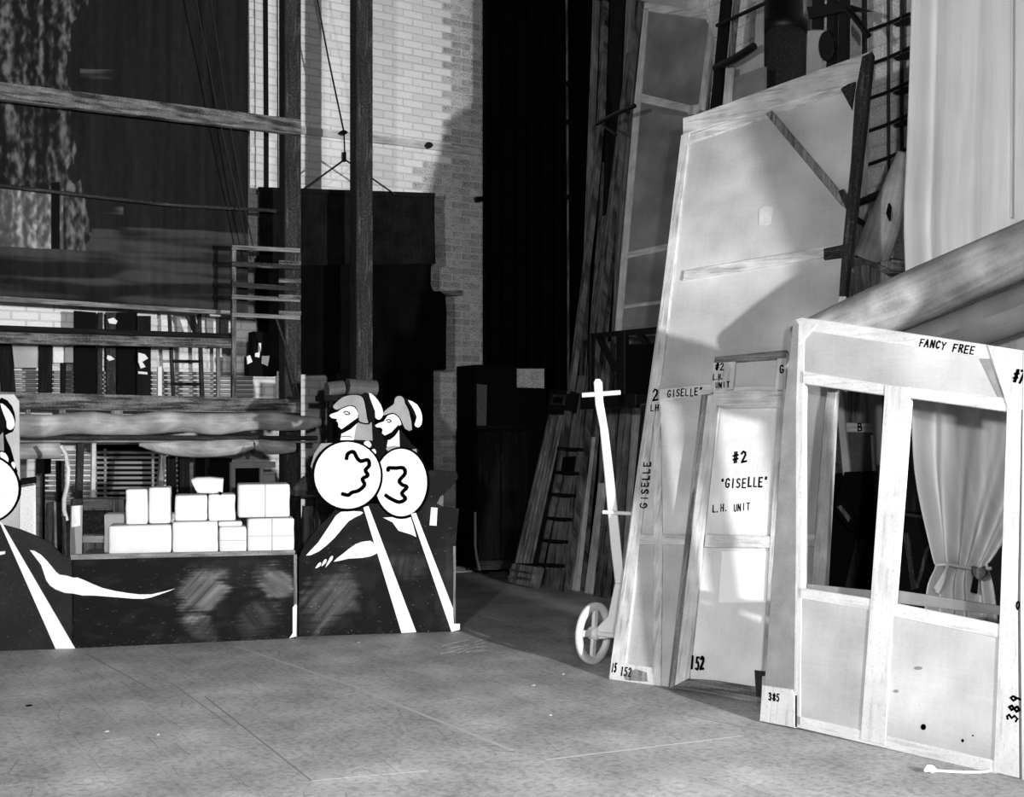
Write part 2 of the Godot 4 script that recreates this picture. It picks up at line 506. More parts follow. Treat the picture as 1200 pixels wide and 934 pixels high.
	tinted("brick_white_b", "brick_white", 0.96)
	tinted("brick_worn_b", "brick_worn", 0.9)
	plain("iron", 0.06, 0.5, 0.3)
	plain("iron_pipe", 0.55, 0.55)
	plain("ink", 0.02, 0.9, 0.0, 0.1)
	plain("cord", 0.86, 0.8)
	plain("dark_cord", 0.08, 0.8)
	plain("bright_paper", 0.90, 0.6)
	plain("joint", 0.2, 0.95)
	plain("twine", 0.74, 0.8)
	var d := drop_picture()
	material("scenic_drop", d, 1.0, 0.9, 0.0, 0.2)

func drop_picture() -> Image:      # dim painted cloth: a mottled tree-like column at the left, brushed dark tones elsewhere
	var size := 512
	var mott := noise(51, 128, 64, 0.09, 5)
	var fleck := noise(52, 256, 160, 0.16, 4)
	var streak := noise(53, 256, 10, 0.09, 3)
	var brush := noise(54, 12, 200, 0.08, 4)
	var px := PackedByteArray()
	px.resize(size * size)
	for j in size:
		var v := float(j) / size
		for i in size:
			var u := float(i) / size
			var k := j * size + i
			var m := mott[k] / 255.0
			var f := fleck[k] / 255.0
			var g := 0.115 + 0.05 * (streak[k] / 255.0 - 0.5) + 0.03 * (f - 0.5)
			var edge := 0.47 + 0.10 * (m - 0.5) + 0.04 * sin(v * 9.0)
			if u < edge and v < 0.86:                                 # mottled column
				g += 0.28 * smoothstep(0.36, 0.8, 0.55 * f + 0.45 * streak[k] / 255.0 + 0.12 * (m - 0.5))
				if v > 0.72 and u > 0.24 and u < 0.42:                # pale window-like panel
					g += 0.20 + 0.1 * (f - 0.5)
				if absf(u - 0.40) < 0.012 and v > 0.7: g = 0.06
				if absf(u - 0.235) < 0.010 and v > 0.4: g = 0.07
			elif v >= 0.80:                                           # brushed horizontal strokes near the hem
				g += 0.12 * smoothstep(0.4, 0.7, brush[k] / 255.0)
			if u > 0.47 and u < 0.60 and (absf(v - 0.13) < 0.035 or absf(v - 0.43) < 0.012 or absf(v - 0.76) < 0.010):
				g += 0.20 * smoothstep(0.35, 0.6, brush[k] / 255.0)
			px[k] = int(clampf(g, 0.02, 0.9) * 255.0)
	return Image.create_from_data(size, size, false, Image.FORMAT_L8, px)

func board_picture(called: String, wide: float, tall: float, pale_patches: Array, sd: int) -> StandardMaterial3D:   # dark paint with soft, streaky paler patches; rubs: [x, y, rx, ry, slant, amount] in metres
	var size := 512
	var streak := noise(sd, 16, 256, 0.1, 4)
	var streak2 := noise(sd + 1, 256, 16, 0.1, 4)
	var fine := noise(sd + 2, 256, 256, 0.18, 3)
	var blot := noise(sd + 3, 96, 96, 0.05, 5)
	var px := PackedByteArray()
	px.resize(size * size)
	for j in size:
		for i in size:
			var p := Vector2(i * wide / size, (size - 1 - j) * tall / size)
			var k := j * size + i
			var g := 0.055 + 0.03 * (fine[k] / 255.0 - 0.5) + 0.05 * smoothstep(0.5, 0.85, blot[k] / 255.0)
			for r in pale_patches:
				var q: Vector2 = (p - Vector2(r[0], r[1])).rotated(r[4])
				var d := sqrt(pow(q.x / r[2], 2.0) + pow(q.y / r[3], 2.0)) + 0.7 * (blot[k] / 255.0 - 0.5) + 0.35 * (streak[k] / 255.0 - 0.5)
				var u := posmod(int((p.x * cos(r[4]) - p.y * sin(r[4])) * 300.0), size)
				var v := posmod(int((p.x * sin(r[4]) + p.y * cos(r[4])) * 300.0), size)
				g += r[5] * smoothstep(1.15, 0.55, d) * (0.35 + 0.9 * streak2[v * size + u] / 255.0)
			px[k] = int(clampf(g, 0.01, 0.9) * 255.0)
	var rn := RandomNumberGenerator.new()
	rn.seed = sd
	for k in 260:                                     # chips, thickest along the edges
		var x := int(rn.randf() * size)
		var y := int(rn.randf() * size)
		if k % 3 == 0: y = [int(rn.randf() * 14), size - 1 - int(rn.randf() * 22)][k % 2]
		for m in rn.randi_range(1, 7):
			var at := clampi(y + m / 3, 0, size - 1) * size + clampi(x + m % 3 + m / 2, 0, size - 1)
			px[at] = int(lerpf(px[at], 190.0, rn.randf_range(0.2, 0.8)))
	var im := Image.create_from_data(size, size, false, Image.FORMAT_L8, px)
	var m := material(called, im, 1.0, 0.6, 0.0, 0.2)
	m.uv1_scale = Vector3(1.0 / wide, -1.0 / tall, 1)
	m.uv1_offset = Vector3(0, 1, 0)
	return m

func picture_plate(t: Node3D, called: String, m: Material, px: Array, z0: float, z1: float) -> void:
	var st := mb()
	slab(st, outline(t.transform, px, z1), z0, z1, 0.002)
	build(st, called, m, t)

func _ready() -> void:
	rng.seed = 7
	BACK = facing(Vector3(-0.54, 0, -12.2), U)
	SIDE = facing(Vector3(1.31, 0, -11.41), V)
	# camera: level, with the lens raised
	var cam := Camera3D.new()
	cam.name = "camera"
	add_child(cam)
	cam.position = EYE
	cam.projection = Camera3D.PROJECTION_FRUSTUM
	cam.near = 0.1
	cam.far = 60.0
	cam.size = 0.1 * 934.0 / FOCAL
	cam.frustum_offset = Vector2(0, 0.1 * (HORIZON - 467.0) / FOCAL)
	cam.current = true
	var env := Environment.new()
	env.background_mode = Environment.BG_COLOR
	env.background_color = Color(0, 0, 0)
	env.tonemap_mode = Environment.TONE_MAPPER_LINEAR
	env.tonemap_exposure = 1.0
	env.sdfgi_enabled = true
	env.ssao_enabled = true
	env.ssil_enabled = true
	var we := WorldEnvironment.new()
	we.name = "world_environment"
	we.environment = env
	add_child(we)
	make_materials()
	# two photographer's flood lamps on stands, outside the frame, and a fill lamp added beside the camera
	flood_lamp("flood_lamp", "photographer's flood lamp on a stand at the right of the camera", Vector3(4.4, 1.7, -0.6), Vector3(-4.2, 2.6, -8.6), 98.0, 37.0, 0.08, 0.8)
	flood_lamp("flood_lamp", "photographer's flood lamp on a stand at the left of the camera", Vector3(-1.7, 2.05, -0.2), Vector3(0.4, 1.8, -7.5), 21.0, 58.0, 0.08, 0.5)
	flood_lamp("fill_lamp", "small fill lamp added on a stand close beside the camera", Vector3(0.35, 1.85, 0.15), Vector3(0.6, 2.2, -8.0), 14.0, 50.0, 0.06, 0.5)
	room()
	floor_planks()
	floor_marks()
	back_bricks()
	side_bricks()
	tall_flat()
	door_flat()
	window_flat()
	cutouts()
	packages()
	scaffold()
	back_things()
	dark_corner()
	side_stack()
	side_top()
	drape_and_rolls()
	behind_openings()
	hand_cart()

func flood_lamp(called: String, label: String, at: Vector3, to: Vector3, power: float, angle: float, soft: float, edge: float) -> void:
	var t := thing(called, label, "lamp", Transform3D(Basis(), Vector3(at.x, 0, at.z)), "flood lamps")
	var st := mb(true)
	tube(st, [Vector3(0, 0.35, 0), Vector3(0, at.y - 0.12, 0)], 0.014)
	build(st, "pole", M.iron, t)
	for k in 3:
		var an := TAU * k / 3 + 0.4
		var leg := mb(true)
		tube(leg, [Vector3(0, 0.62, 0), Vector3(cos(an) * 0.42, 0.012, sin(an) * 0.42)], 0.01)
		build(leg, "leg", M.iron, t)
	var y := (to - at).normalized()
	var x := y.cross(Vector3.UP).normalized()
	var bowl := Transform3D(Basis(x, y, x.cross(y)), Vector3(0, at.y, 0))
	var rf := mb(true)
	lathe(rf, bowl, [[0.03, -0.2], [0.07, -0.18], [0.15, -0.08], [0.2, 0.0], [0.194, 0.0], [0.145, -0.075], [0.065, -0.172], [0.02, -0.19]], 24)
	build(rf, "reflector", M.iron_pipe, t)
	var b := mb(true)
	lathe(b, bowl, [[0.012, -0.17], [0.03, -0.13], [0.045, -0.08], [0.035, -0.045], [0.0, -0.03]], 16)
	var g := StandardMaterial3D.new()
	g.resource_name = "glowing_bulb"
	g.emission_enabled = true
	g.emission = Color(1, 1, 1)
	g.emission_energy_multiplier = 3.0
	build(b, "bulb", g, t)
	var l := SpotLight3D.new()
	l.name = "lamp_light"
	t.add_child(l)
	l.transform = Transform3D(Basis(x, x.cross(-y) * -1.0, -y).orthonormalized(), Vector3(0, at.y, 0) + y * 0.04)
	l.look_at_from_position(at + y * 0.04, to, Vector3.UP)
	l.light_energy = power
	l.light_size = soft
	l.spot_angle = angle
	l.spot_angle_attenuation = edge
	l.spot_range = 40.0
	l.spot_attenuation = 2.0
	l.shadow_enabled = true

# ---------------------------------------------------------------- the room
func room() -> void:
	var b := setting("wall_back", BACK, "white painted brick back wall of the stage")
	var st := mb()
	box(st, Transform3D(Basis(), Vector3(-6.0, 4.5, -0.14)), Vector3(15.2, 9.4, 0.318), 0.01)
	build(st, "mortar_bed", M.mortar, b)
	var s := setting("wall_right", SIDE, "rough brick side wall behind the leaning scenery")
	st = mb()
	box(st, Transform3D(Basis(), Vector3(7.0, 4.5, -0.14)), Vector3(18.0, 9.4, 0.314), 0.01)
	build(st, "mortar_bed", M.mortar, s)
	var l := setting("wall_left", BACK, "dark plastered wall beyond the left edge")
	st = mb()
	box(st, Transform3D(Basis(), Vector3(-13.4, 4.5, 8.0)), Vector3(0.3, 9.4, 17.0), 0.01)
	build(st, "plaster", M.plaster_grey, l)
	var f := setting("wall_front", BACK, "dark plastered wall behind the camera")
	st = mb()
	box(st, Transform3D(Basis(), Vector3(-6.0, 4.5, 16.4)), Vector3(15.2, 9.4, 0.3), 0.01)
	build(st, "plaster", M.plaster_grey, f)
	var c := setting("ceiling", BACK, "dark ceiling high above the stage")
	st = mb()
	box(st, Transform3D(Basis(), Vector3(-6.0, 9.2, 8.0)), Vector3(15.2, 0.3, 17.4), 0.01)
	build(st, "plaster", M.plaster_grey, c)

func floor_planks() -> void:
	var f := setting("floor", BACK, "scuffed grey stage floor of long boards")
	var st := mb()
	box(st, Transform3D(Basis(), Vector3(-6.0, -0.13, 8.0)), Vector3(15.2, 0.2, 17.4), 0.01)
	build(st, "subfloor", M.joint, f)
	var wide := 0.235
	var x := -13.2
	var row := 0
	var mats := [M.floor_boards, M.floor_boards, M.floor_boards_b, M.floor_boards, M.floor_boards_c, M.floor_boards]
	while x < 1.2:
		var cuts := [0.0, 3.4 + 2.2 * fposmod(row * 0.381, 1.0), 7.2 + 2.6 * fposmod(row * 0.618, 1.0), 16.3]
		for k in 3:
			var p := mb()
			box(p, Transform3D(Basis(), Vector3(x + wide / 2, -0.0145, (cuts[k] + cuts[k + 1]) / 2)), Vector3(wide - 0.0008, 0.029, cuts[k + 1] - cuts[k] - 0.001), 0.0006, Vector2(x, (cuts[k] + cuts[k + 1]) / 2))
			build(p, "plank", mats[(row * 2 + k) % 6], f)
		x += wide
		row += 1

func floor_marks() -> void:
	var f: Node3D = get_node("floor")
	var inv := f.transform.affine_inverse()
	var lines := [["pale_line", M.pale_seam, 640, 890, 870, 862, 0.012], ["pale_line", M.pale_seam, 276, 757, 420, 806, 0.022], ["pale_line", M.pale_seam, 432, 812, 600, 879, 0.026],  # pale and dark strips laid flat on the boards
		["dark_seam", M.dark_seam, 100, 766, 178, 808, 0.007], ["dark_seam", M.dark_seam, 240, 816, 365, 915, 0.008], ["dark_seam", M.dark_seam, 200, 800, 270, 850, 0.006], ["dark_seam", M.dark_seam, 545, 896, 638, 889, 0.007], ["dark_seam", M.dark_seam, 790, 835, 900, 858, 0.006], ["pale_line", M.pale_seam, 365, 915, 500, 903, 0.006]]
	for q in lines:
		var st := mb()
		bar(st, inv * ground(q[2], q[3]), inv * ground(q[4], q[5]), q[6], 0.0012, Vector3.UP, 0.0003)
		build(st, q[0], q[1], f)
	var scr := mb()
	var r := RandomNumberGenerator.new()
	r.seed = 5
	for k in 16:
		var x := r.randf_range(505, 560)
		var y := r.randf_range(752, 768)
		var e := r.randf_range(6, 22)
		bar(scr, inv * ground(x, y), inv * ground(x + e, y - e * r.randf_range(0.1, 0.35)), r.randf_range(0.004, 0.012), 0.001, Vector3.UP, 0.0002)
	var o := build(scr, "chalk_scratches", M.chalk, f)
	o.set_meta("kind", "stuff")
	for q in [[625, 803, 3], [125, 857, 3], [185, 861, 2], [420, 753, 3], [34, 827, 4], [660, 790, 2], [645, 838, 2]]:
		var st := mb(true)
		lathe(st, Transform3D(Basis(), inv * ground(q[0], q[1])), [[0.0, 0.004], [q[2] * 0.004, 0.003], [q[2] * 0.005, 0.0]], 7)
		build(st, "paint_fleck", M.chalk if q[0] != 34 else M.ink, f)

func lay_bricks(wall: Node3D, x0: float, x1: float, y1: float, view: Callable, mats: Callable, long := 0.215, tall := 0.066, gap := 0.011) -> void:
	var spots: Array = []
	var rows := int(y1 / (tall + gap))
	for r in rows:
		var x := x0 - (long * 0.5 if r % 2 else 0.0)
		while x < x1:
			var c := Vector3(x + long / 2, (r + 0.5) * (tall + gap), 0)
			spots.append([c, view.call(pixel(wall.transform * c)), (wall.transform * c).distance_to(EYE)])
			x += long + gap
	var seen: Array = spots.filter(func(s: Array) -> bool: return s[1])
	seen.sort_custom(func(a: Array, b: Array) -> bool: return a[2] < b[2])
	var shapes: Array = []
	for k in 4:
		var st := mb()
		box(st, Transform3D(Basis.from_euler(Vector3(0, rng.randf_range(-0.012, 0.012), 0)), Vector3.ZERO), Vector3(long, tall, 0.05), 0.006, Vector2(rng.randf(), rng.randf()) * 2.0)
		st.generate_normals()
		st.generate_tangents()
		shapes.append(st.commit())
	var rest := {}
	var kept := 0
	for s in seen + spots.filter(func(q: Array) -> bool: return not q[1]):
		var c: Vector3 = s[0] + Vector3(0, 0, rng.randf_range(-0.004, 0.005))
		var m: Material = mats.call(s[0])
		if s[1] and kept < 300:
			var o := MeshInstance3D.new()
			o.name = "brick"
			o.mesh = shapes[rng.randi() % 4]
			o.material_override = m
			o.position = c
			wall.add_child(o, true)
			kept += 1
		else:
			if not rest.has(m):
				rest[m] = SurfaceTool.new()
				rest[m].begin(Mesh.PRIMITIVE_TRIANGLES)
			rest[m].append_from(shapes[rng.randi() % 4], 0, Transform3D(Basis(), c))
	for m in rest:
		var o := MeshInstance3D.new()
		o.name = "brick_courses"
		o.mesh = rest[m].commit()
		o.material_override = m
		o.set_meta("kind", "stuff")
		wall.add_child(o, true)

func back_bricks() -> void:
	var wall: Node3D = get_node("wall_back")
	var a := on(BACK, -20, 500).x
	var b := on(BACK, 640, 500).x
	var clear := func(p: Vector2) -> bool:
		if p.y < -4: return false
		if p.x > 512 and p.x < 563: return true
		if p.x > 356 and p.x < 510 and p.y < 224: return not (p.x > 408 and p.x < 440)
		return p.x > 292 and p.x < 330 and p.y < 220
	var corner := on(BACK, 522, 300).x
	lay_bricks(wall, a, b, 6.3, clear, func(c: Vector3) -> Material:
		var worn: bool = c.x > corner or (c.y < 4.35 and c.x > corner - 0.35)  # worn whitewash, its darker zone also edged along the tall flat's cast shadow
		if worn: return M.brick_worn if rng.randf() < 0.6 else M.brick_worn_b
		return M.brick_white if rng.randf() < 0.6 else M.brick_white_b)

func side_bricks() -> void:
	var wall: Node3D = get_node("wall_right")
	var a := on(SIDE, 820, 100).x
	var b := on(SIDE, 1090, 100).x
	var clear := func(p: Vector2) -> bool:
		return p.x > 1000 and p.x < 1068 and p.y > -8 and p.y < 320 or p.x > 842 and p.x < 895 and p.y > -8 and p.y < 70
	lay_bricks(wall, a, b, 6.6, clear, func(_c: Vector3) -> Material: return M.stone, 0.30, 0.14, 0.014)

# ---------------------------------------------------------------- leaning flats at the right
func tall_flat() -> void:
	var fr := leaning(713, 795, 803, 150, Vector3(0.83, 0, 0.558))
	var t := thing("scenery_flat", "tallest pale canvas flat with diagonal brace, lettered up its left stile", "stage flat", fr)
	plate(t, "canvas", M.canvas, [713, 795, 803, 145, 1016, 66, 985, 345, 962, 600, 944, 834, 892, 824], -0.012, 0.0, 0.001)
	plate(t, "bright_patch", M.wood_white, [889, 246, 896, 241, 905, 243, 903, 261, 897, 264, 889, 263], -0.002, 0.003, 0.001)
	var z := 0.022
	plate(t, "top_rail", M.wood_pale, [800, 158, 800, 138, 815, 134, 1020, 60, 1012, 92, 990, 100], -0.03, z, 0.004, true)
	plate(t, "inner_batten", M.wood_pale, [805, 168, 806, 158, 988, 99, 985, 108], -0.01, 0.016, 0.003, true)
	plate(t, "stile", M.wood_pale, [713, 794, 763, 446, 798, 158, 808, 156, 775, 440, 768, 470, 731, 795], -0.03, z, 0.004)
	plate(t, "stile", M.wood_pale, [766, 470, 773, 464, 776, 640, 774, 804, 765, 803], -0.01, 0.018, 0.003)
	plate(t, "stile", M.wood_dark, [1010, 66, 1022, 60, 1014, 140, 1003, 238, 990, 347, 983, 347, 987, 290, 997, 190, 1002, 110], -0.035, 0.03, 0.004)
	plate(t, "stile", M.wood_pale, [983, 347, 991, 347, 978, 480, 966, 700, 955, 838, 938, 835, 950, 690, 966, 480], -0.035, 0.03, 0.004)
	plate(t, "rail", M.wood_pale, [800, 328, 802, 317, 985, 286, 985, 298], -0.01, 0.018, 0.003, true)
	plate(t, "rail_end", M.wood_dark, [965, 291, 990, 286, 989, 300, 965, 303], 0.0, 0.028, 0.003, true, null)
	plate(t, "rail", M.wood_white, [771, 470, 773, 456, 842, 449, 842, 460], -0.01, 0.018, 0.003, true)
	plate(t, "rail", M.wood_pale, [738, 638, 740, 626, 960, 626, 960, 640], -0.01, 0.016, 0.003, true)
	plate(t, "brace", M.wood_mid, [897, 133, 904, 129, 994, 235, 992, 244, 984, 238], 0.016, 0.036, 0.003)
	plate(t, "brace_plate", M.wood_dark, [982, 224, 988, 221, 998, 236, 991, 244], 0.03, 0.044, 0.002)
	plate(t, "corner_block", M.wood_dark, [985, 104, 1003, 92, 998, 128], 0.0, 0.02, 0.002)
	plate(t, "corner_block", M.wood_white, [714, 796, 716, 775, 764, 782, 765, 803], 0.0, 0.026, 0.003)
	plate(t, "scuffed_block", M.wood_mid, [733, 797, 730, 790, 745, 784, 758, 788, 759, 799], 0.02, 0.029, 0.002)
	writing(t, "GISELLE", [757, 596], [763, 540], 0.045, z, 0.008)
	writing(t, "2", [763, 470], [772, 469], 0.075, z, 0.012)
	writing(t, "LH", [761, 482], [772, 481], 0.04, z, 0.007)
	writing(t, "GISELLE\"", [781, 466], [824, 462], 0.045, 0.018, 0.008)
	writing(t, "15", [716, 787], [722, 788], 0.05, 0.026, 0.008)
	writing(t, "152", [726, 791], [740, 793], 0.05, 0.028, 0.008)

func door_flat() -> void:
	var fr := leaning(785, 808, 837, 420, Vector3(0.83, 0, 0.558))
	var t := thing("door_flat", "narrow two-panel flat numbered 152, leaning on the tallest flat", "stage flat", fr)
	plate(t, "canvas", M.canvas_white, [787, 806, 838, 455, 912, 456, 900, 640, 890, 822, 838, 813], -0.008, 0.004, 0.001)
	plate(t, "upper_panel", M.canvas_white, [829, 626, 845, 478, 913, 477, 905, 627], -0.004, 0.009, 0.002)
	plate(t, "lower_panel", M.canvas_white, [809, 792, 826, 642, 904, 643, 893, 812], -0.004, 0.008, 0.002)
	plate(t, "bright_patch", M.bright_paper, [846, 646, 903, 646, 900, 706, 842, 706], 0.004, 0.0095, 0.001)  # lamp light through the window, put into the panel as a brighter colour
	plate(t, "stile", M.wood_mid, [783, 807, 822, 462, 829, 462, 790, 807], -0.03, 0.03, 0.004)
	plate(t, "stile", M.wood_pale, [789, 807, 829, 463, 842, 463, 806, 808], -0.03, 0.026, 0.004)
	plate(t, "stile", M.wood_pale, [890, 822, 898, 700, 912, 458, 922, 456, 908, 700, 898, 825], -0.03, 0.026, 0.004)
	plate(t, "rail", M.wood_pale, [834, 472, 836, 457, 916, 458, 915, 477, 846, 478], -0.03, 0.032, 0.004, true)
	plate(t, "rail", M.wood_pale, [825, 641, 827, 626, 907, 628, 906, 642], -0.02, 0.024, 0.004, true)
	plate(t, "bottom_rail", M.wood_mid, [785, 806, 806, 795, 838, 797, 895, 806, 891, 823, 870, 821, 838, 814], -0.03, 0.034, 0.006, true)
	plate(t, "shade_strip", M.iron, [884, 785, 899, 787, 898, 792, 892, 792, 891, 816, 886, 816], 0.02, 0.04, 0.001)  # shadow at the right foot, put in as a dark strip
	# the transom frame on top
	plate(t, "transom_canvas", M.canvas, [862, 425, 912, 418, 911, 454, 860, 455], -0.012, -0.004, 0.001)
	plate(t, "transom_stile", M.wood_pale, [832, 460, 836, 421, 862, 420, 859, 456], -0.03, 0.02, 0.003)
	plate(t, "transom_stile", M.wood_pale, [908, 457, 911, 415, 922, 413, 920, 457], -0.03, 0.02, 0.003)
	plate(t, "transom_rail", M.wood_mid, [836, 425, 838, 418, 921, 410, 921, 419], -0.03, 0.028, 0.003, true)
	plate(t, "transom_rail", M.wood_pale, [859, 458, 860, 453, 911, 452, 911, 458], -0.03, 0.018, 0.003, true)
	var z := 0.009
	writing(t, "#2", [858, 543], [876, 541], 0.066, z, 0.011)
	writing(t, "\"GISELLE\"", [843, 572], [901, 570], 0.055, z, 0.009)
	writing(t, "L.H.", [834, 600], [854, 599], 0.042, z, 0.007)
	writing(t, "UNIT", [859, 599], [879, 598], 0.042, z, 0.007)
	writing(t, "152", [808, 784], [825, 785], 0.07, 0.0275, 0.011)
	writing(t, "#2", [837, 434], [849, 433], 0.045, 0.02, 0.008)
	writing(t, "L.H.", [835, 445], [848, 444], 0.035, 0.02, 0.007)
	writing(t, "UNIT", [838, 455], [855, 453], 0.035, 0.02, 0.007)
	writing(t, "G", [913, 437], [919, 436], 0.05, 0.02, 0.009)

func window_flat() -> void:
	var p := ground(892, 845)
	var q := ground(1165, 905)
	var fr := leaning(892, 845, 930, 372, q - p)
	var t := thing("window_flat", "low flat with two window openings in front of the others at the right", "stage flat", fr)
	var z := 0.010
	plate(t, "canvas", M.canvas, [938, 378, 1160, 406, 1182, 470, 938, 446], -0.006, 0.007, 0.001)
	plate(t, "canvas", M.canvas, [932, 696, 1023, 706, 1014, 868, 930, 850], -0.006, 0.007, 0.001)
	plate(t, "canvas", M.canvas, [1043, 712, 1180, 738, 1170, 900, 1034, 872], -0.006, 0.007, 0.001)
	plate(t, "return_stile", M.grey_paint, [892, 845, 896, 790, 908, 620, 917, 480, 928, 382, 932, 374, 937, 380, 934, 480, 934, 640, 932, 800, 931, 852], -0.08, 0.018, 0.006)
	plate(t, "inner_stile", M.wood_white, [932, 378, 943, 382, 941, 480, 940, 640, 938, 800, 938, 850, 931, 849, 933, 640], -0.03, z, 0.003)
	plate(t, "top_rail", M.wood_white, [931, 375, 938, 372, 960, 374, 1158, 404, 1160, 421, 960, 390, 940, 388], -0.03, z, 0.004, true)
	plate(t, "rail", M.wood_white, [937, 449, 937, 434, 1036, 450, 1182, 466, 1183, 483, 1064, 466, 1036, 463], -0.03, z, 0.004, true)
	plate(t, "sill_rail", M.wood_white, [934, 701, 934, 688, 1024, 702, 1023, 716], -0.03, z, 0.004, true)
	plate(t, "sill_rail", M.wood_white, [1043, 722, 1044, 706, 1180, 733, 1179, 750], -0.03, z, 0.004, true)
	plate(t, "bottom_rail", M.wood_white, [931, 852, 932, 838, 1012, 856, 1170, 892, 1169, 908], -0.03, z, 0.004, true)
	plate(t, "mullion", M.wood_white, [1037, 451, 1066, 453, 1058, 560, 1047, 700, 1037, 873, 1008, 867, 1020, 700, 1030, 560], -0.03, z + 0.003, 0.003)
	plate(t, "right_stile", M.wood_white, [1180, 470, 1197, 474, 1192, 700, 1194, 912, 1164, 905, 1172, 700], -0.03, z + 0.003, 0.003)
	plate(t, "corner_block", M.wood_white, [890, 845, 893, 803, 928, 808, 931, 816, 931, 853], -0.02, 0.026, 0.003)
	plate(t, "gusset", M.wood_white, [930, 378, 940, 374, 958, 380, 936, 404], 0.0, z + 0.004, 0.002)
	plate(t, "gusset", M.wood_white, [1157, 404, 1202, 411, 1202, 480, 1182, 482], -0.03, z + 0.004, 0.003)
	plate(t, "brace", M.grey_paint, [1148, 420, 1160, 421, 1178, 468, 1170, 466], 0.0, 0.0095, 0.002)
	plate(t, "hinge", M.iron, [930, 815, 933, 815, 933, 852, 930, 852], 0.014, 0.022, 0.001)
	for e in [[1082, 852, 3.2, 3.6, 1], [1128, 868, 1.6, 2, 1], [1140, 862, 1, 1, 1], [1076, 783, 5, 2, 0], [1050, 810, 3, 2, 0]]:
		plate(t, "paint_spot", M.ink if e[4] else M.grey_paint, rounded(ellipse(e[0], e[1], e[2], e[3], 7), 2), 0.0, 0.0085, 0.0004)
	# shelf behind the sill
	plate(t, "window_shelf", M.grey_paint, [934, 690, 934, 683, 1024, 692, 1024, 703], -0.10, -0.05, 0.003, true)
	plate(t, "window_shelf", M.canvas_grey, [1044, 706, 1046, 691, 1178, 711, 1178, 722], -0.10, -0.05, 0.003, true)
	writing(t, "FANCY", [1076, 405], [1108, 410], 0.035, z, 0.007)
	writing(t, "FREE", [1115, 411], [1142, 415], 0.035, z, 0.007)
	writing(t, "#7", [1186, 447], [1199, 449], 0.055, z + 0.004, 0.01)
	writing(t, "389", [1192, 848], [1197, 815], 0.045, z + 0.003, 0.009)
	writing(t, "0", [1189, 714], [1195, 715], 0.035, z + 0.003, 0.006)
	writing(t, "385", [900, 820], [914, 822], 0.035, 0.026, 0.008)
	# second flat standing edge to edge at its right
	var t2 := thing("scenery_flat", "plain pale flat cut by the right edge, beside the lettered window flat", "stage flat", moved(fr, 1199, 913, -0.004))
	plate(t2, "stile", M.wood_white, [1199, 412, 1240, 419, 1240, 924, 1197, 914, 1195, 700], -0.03, 0.02, 0.004)
	plate(t2, "canvas", M.canvas, [1240, 419, 1300, 430, 1300, 938, 1240, 924], -0.02, 0.0, 0.002)
	# a tall flat standing past the right edge: its shade falls on the tallest flat
	var f3 := facing(Vector3(2.68, 0, -4.75), Vector3(0.83, 0, 0.558))
	var t3 := thing("scenery_flat", "tall canvas flat standing wholly outside the right edge", "stage flat", f3)
	var st3 := mb()
	box(st3, Transform3D(Basis(), Vector3(0.6, 1.8, -0.03)), Vector3(1.16, 3.56, 0.012), 0.002)
	build(st3, "canvas", M.canvas, t3)
	for x in [0.035, 1.165]:
		st3 = mb()
		box(st3, Transform3D(Basis(), Vector3(x, 1.8, -0.02)), Vector3(0.07, 3.6, 0.03), 0.003)
		build(st3, "stile", M.wood_pale, t3)
	for y in [0.035, 1.8, 3.565]:
		st3 = mb()
		box(st3, Transform3D(Basis(), Vector3(0.6, y, -0.02)), Vector3(1.06, 0.07, 0.028), 0.003)
		build(st3, "rail", M.wood_pale, t3)
	# cord on the floor
	var c := thing("cord", "white knotted cord lying on the floor before the window flat", "cord", Transform3D(Basis(), ground(1090, 904)))
	var st := mb(true)
	var pts: Array = []
	for k in [[1097, 905], [1110, 906], [1130, 907], [1148, 907], [1158, 906], [1164, 903]]:
		pts.append(c.transform.affine_inverse() * ground(k[0], k[1]) + Vector3(0, 0.008, 0))
	tube(st, pts, 0.007, 6)
	build(st, "cord_length", M.cord, c)
	st = mb(true)
	var k0: Vector3 = c.transform.affine_inverse() * ground(1083, 907) + Vector3(0, 0.012, 0)
	tube(st, [k0, k0.lerp(pts[0], 0.3) + Vector3(0, 0.012, 0), k0.lerp(pts[0], 0.6) + Vector3(0, 0.008, 0), pts[0]], [0.006, 0.017, 0.02, 0.008], 7)
	build(st, "knot", M.cord, c)

# ---------------------------------------------------------------- painted plywood cut-outs
func at_scale(s: float, ox: float, oy: float, q: Array) -> Array:
	var r: Array = []
	for i in range(0, q.size(), 2):
		r.append(ox + q[i] / s)
		r.append(oy + q[i + 1] / s)
	return r

func squiggle(t: Node3D, called: String, px: Array, width: float, z: float, parent: Node) -> void:
	var pts: Array = []
	var c := px.size() / 2
	for i in c - 1:
		var p: Array = []
		for k in [-1, 0, 1, 2]:
			var j: int = clampi(i + k, 0, c - 1)
			var o := on(t.transform, px[2 * j], px[2 * j + 1], z)
			p.append(Vector2(o.x, o.y))
		for k in 4:
			pts.append((p[1] as Vector2).cubic_interpolate(p[2], p[0], p[3], k / 4.0))
	var st := mb()
	stroke(st, pts, width, z)
	build(st, called, M.ink, parent)

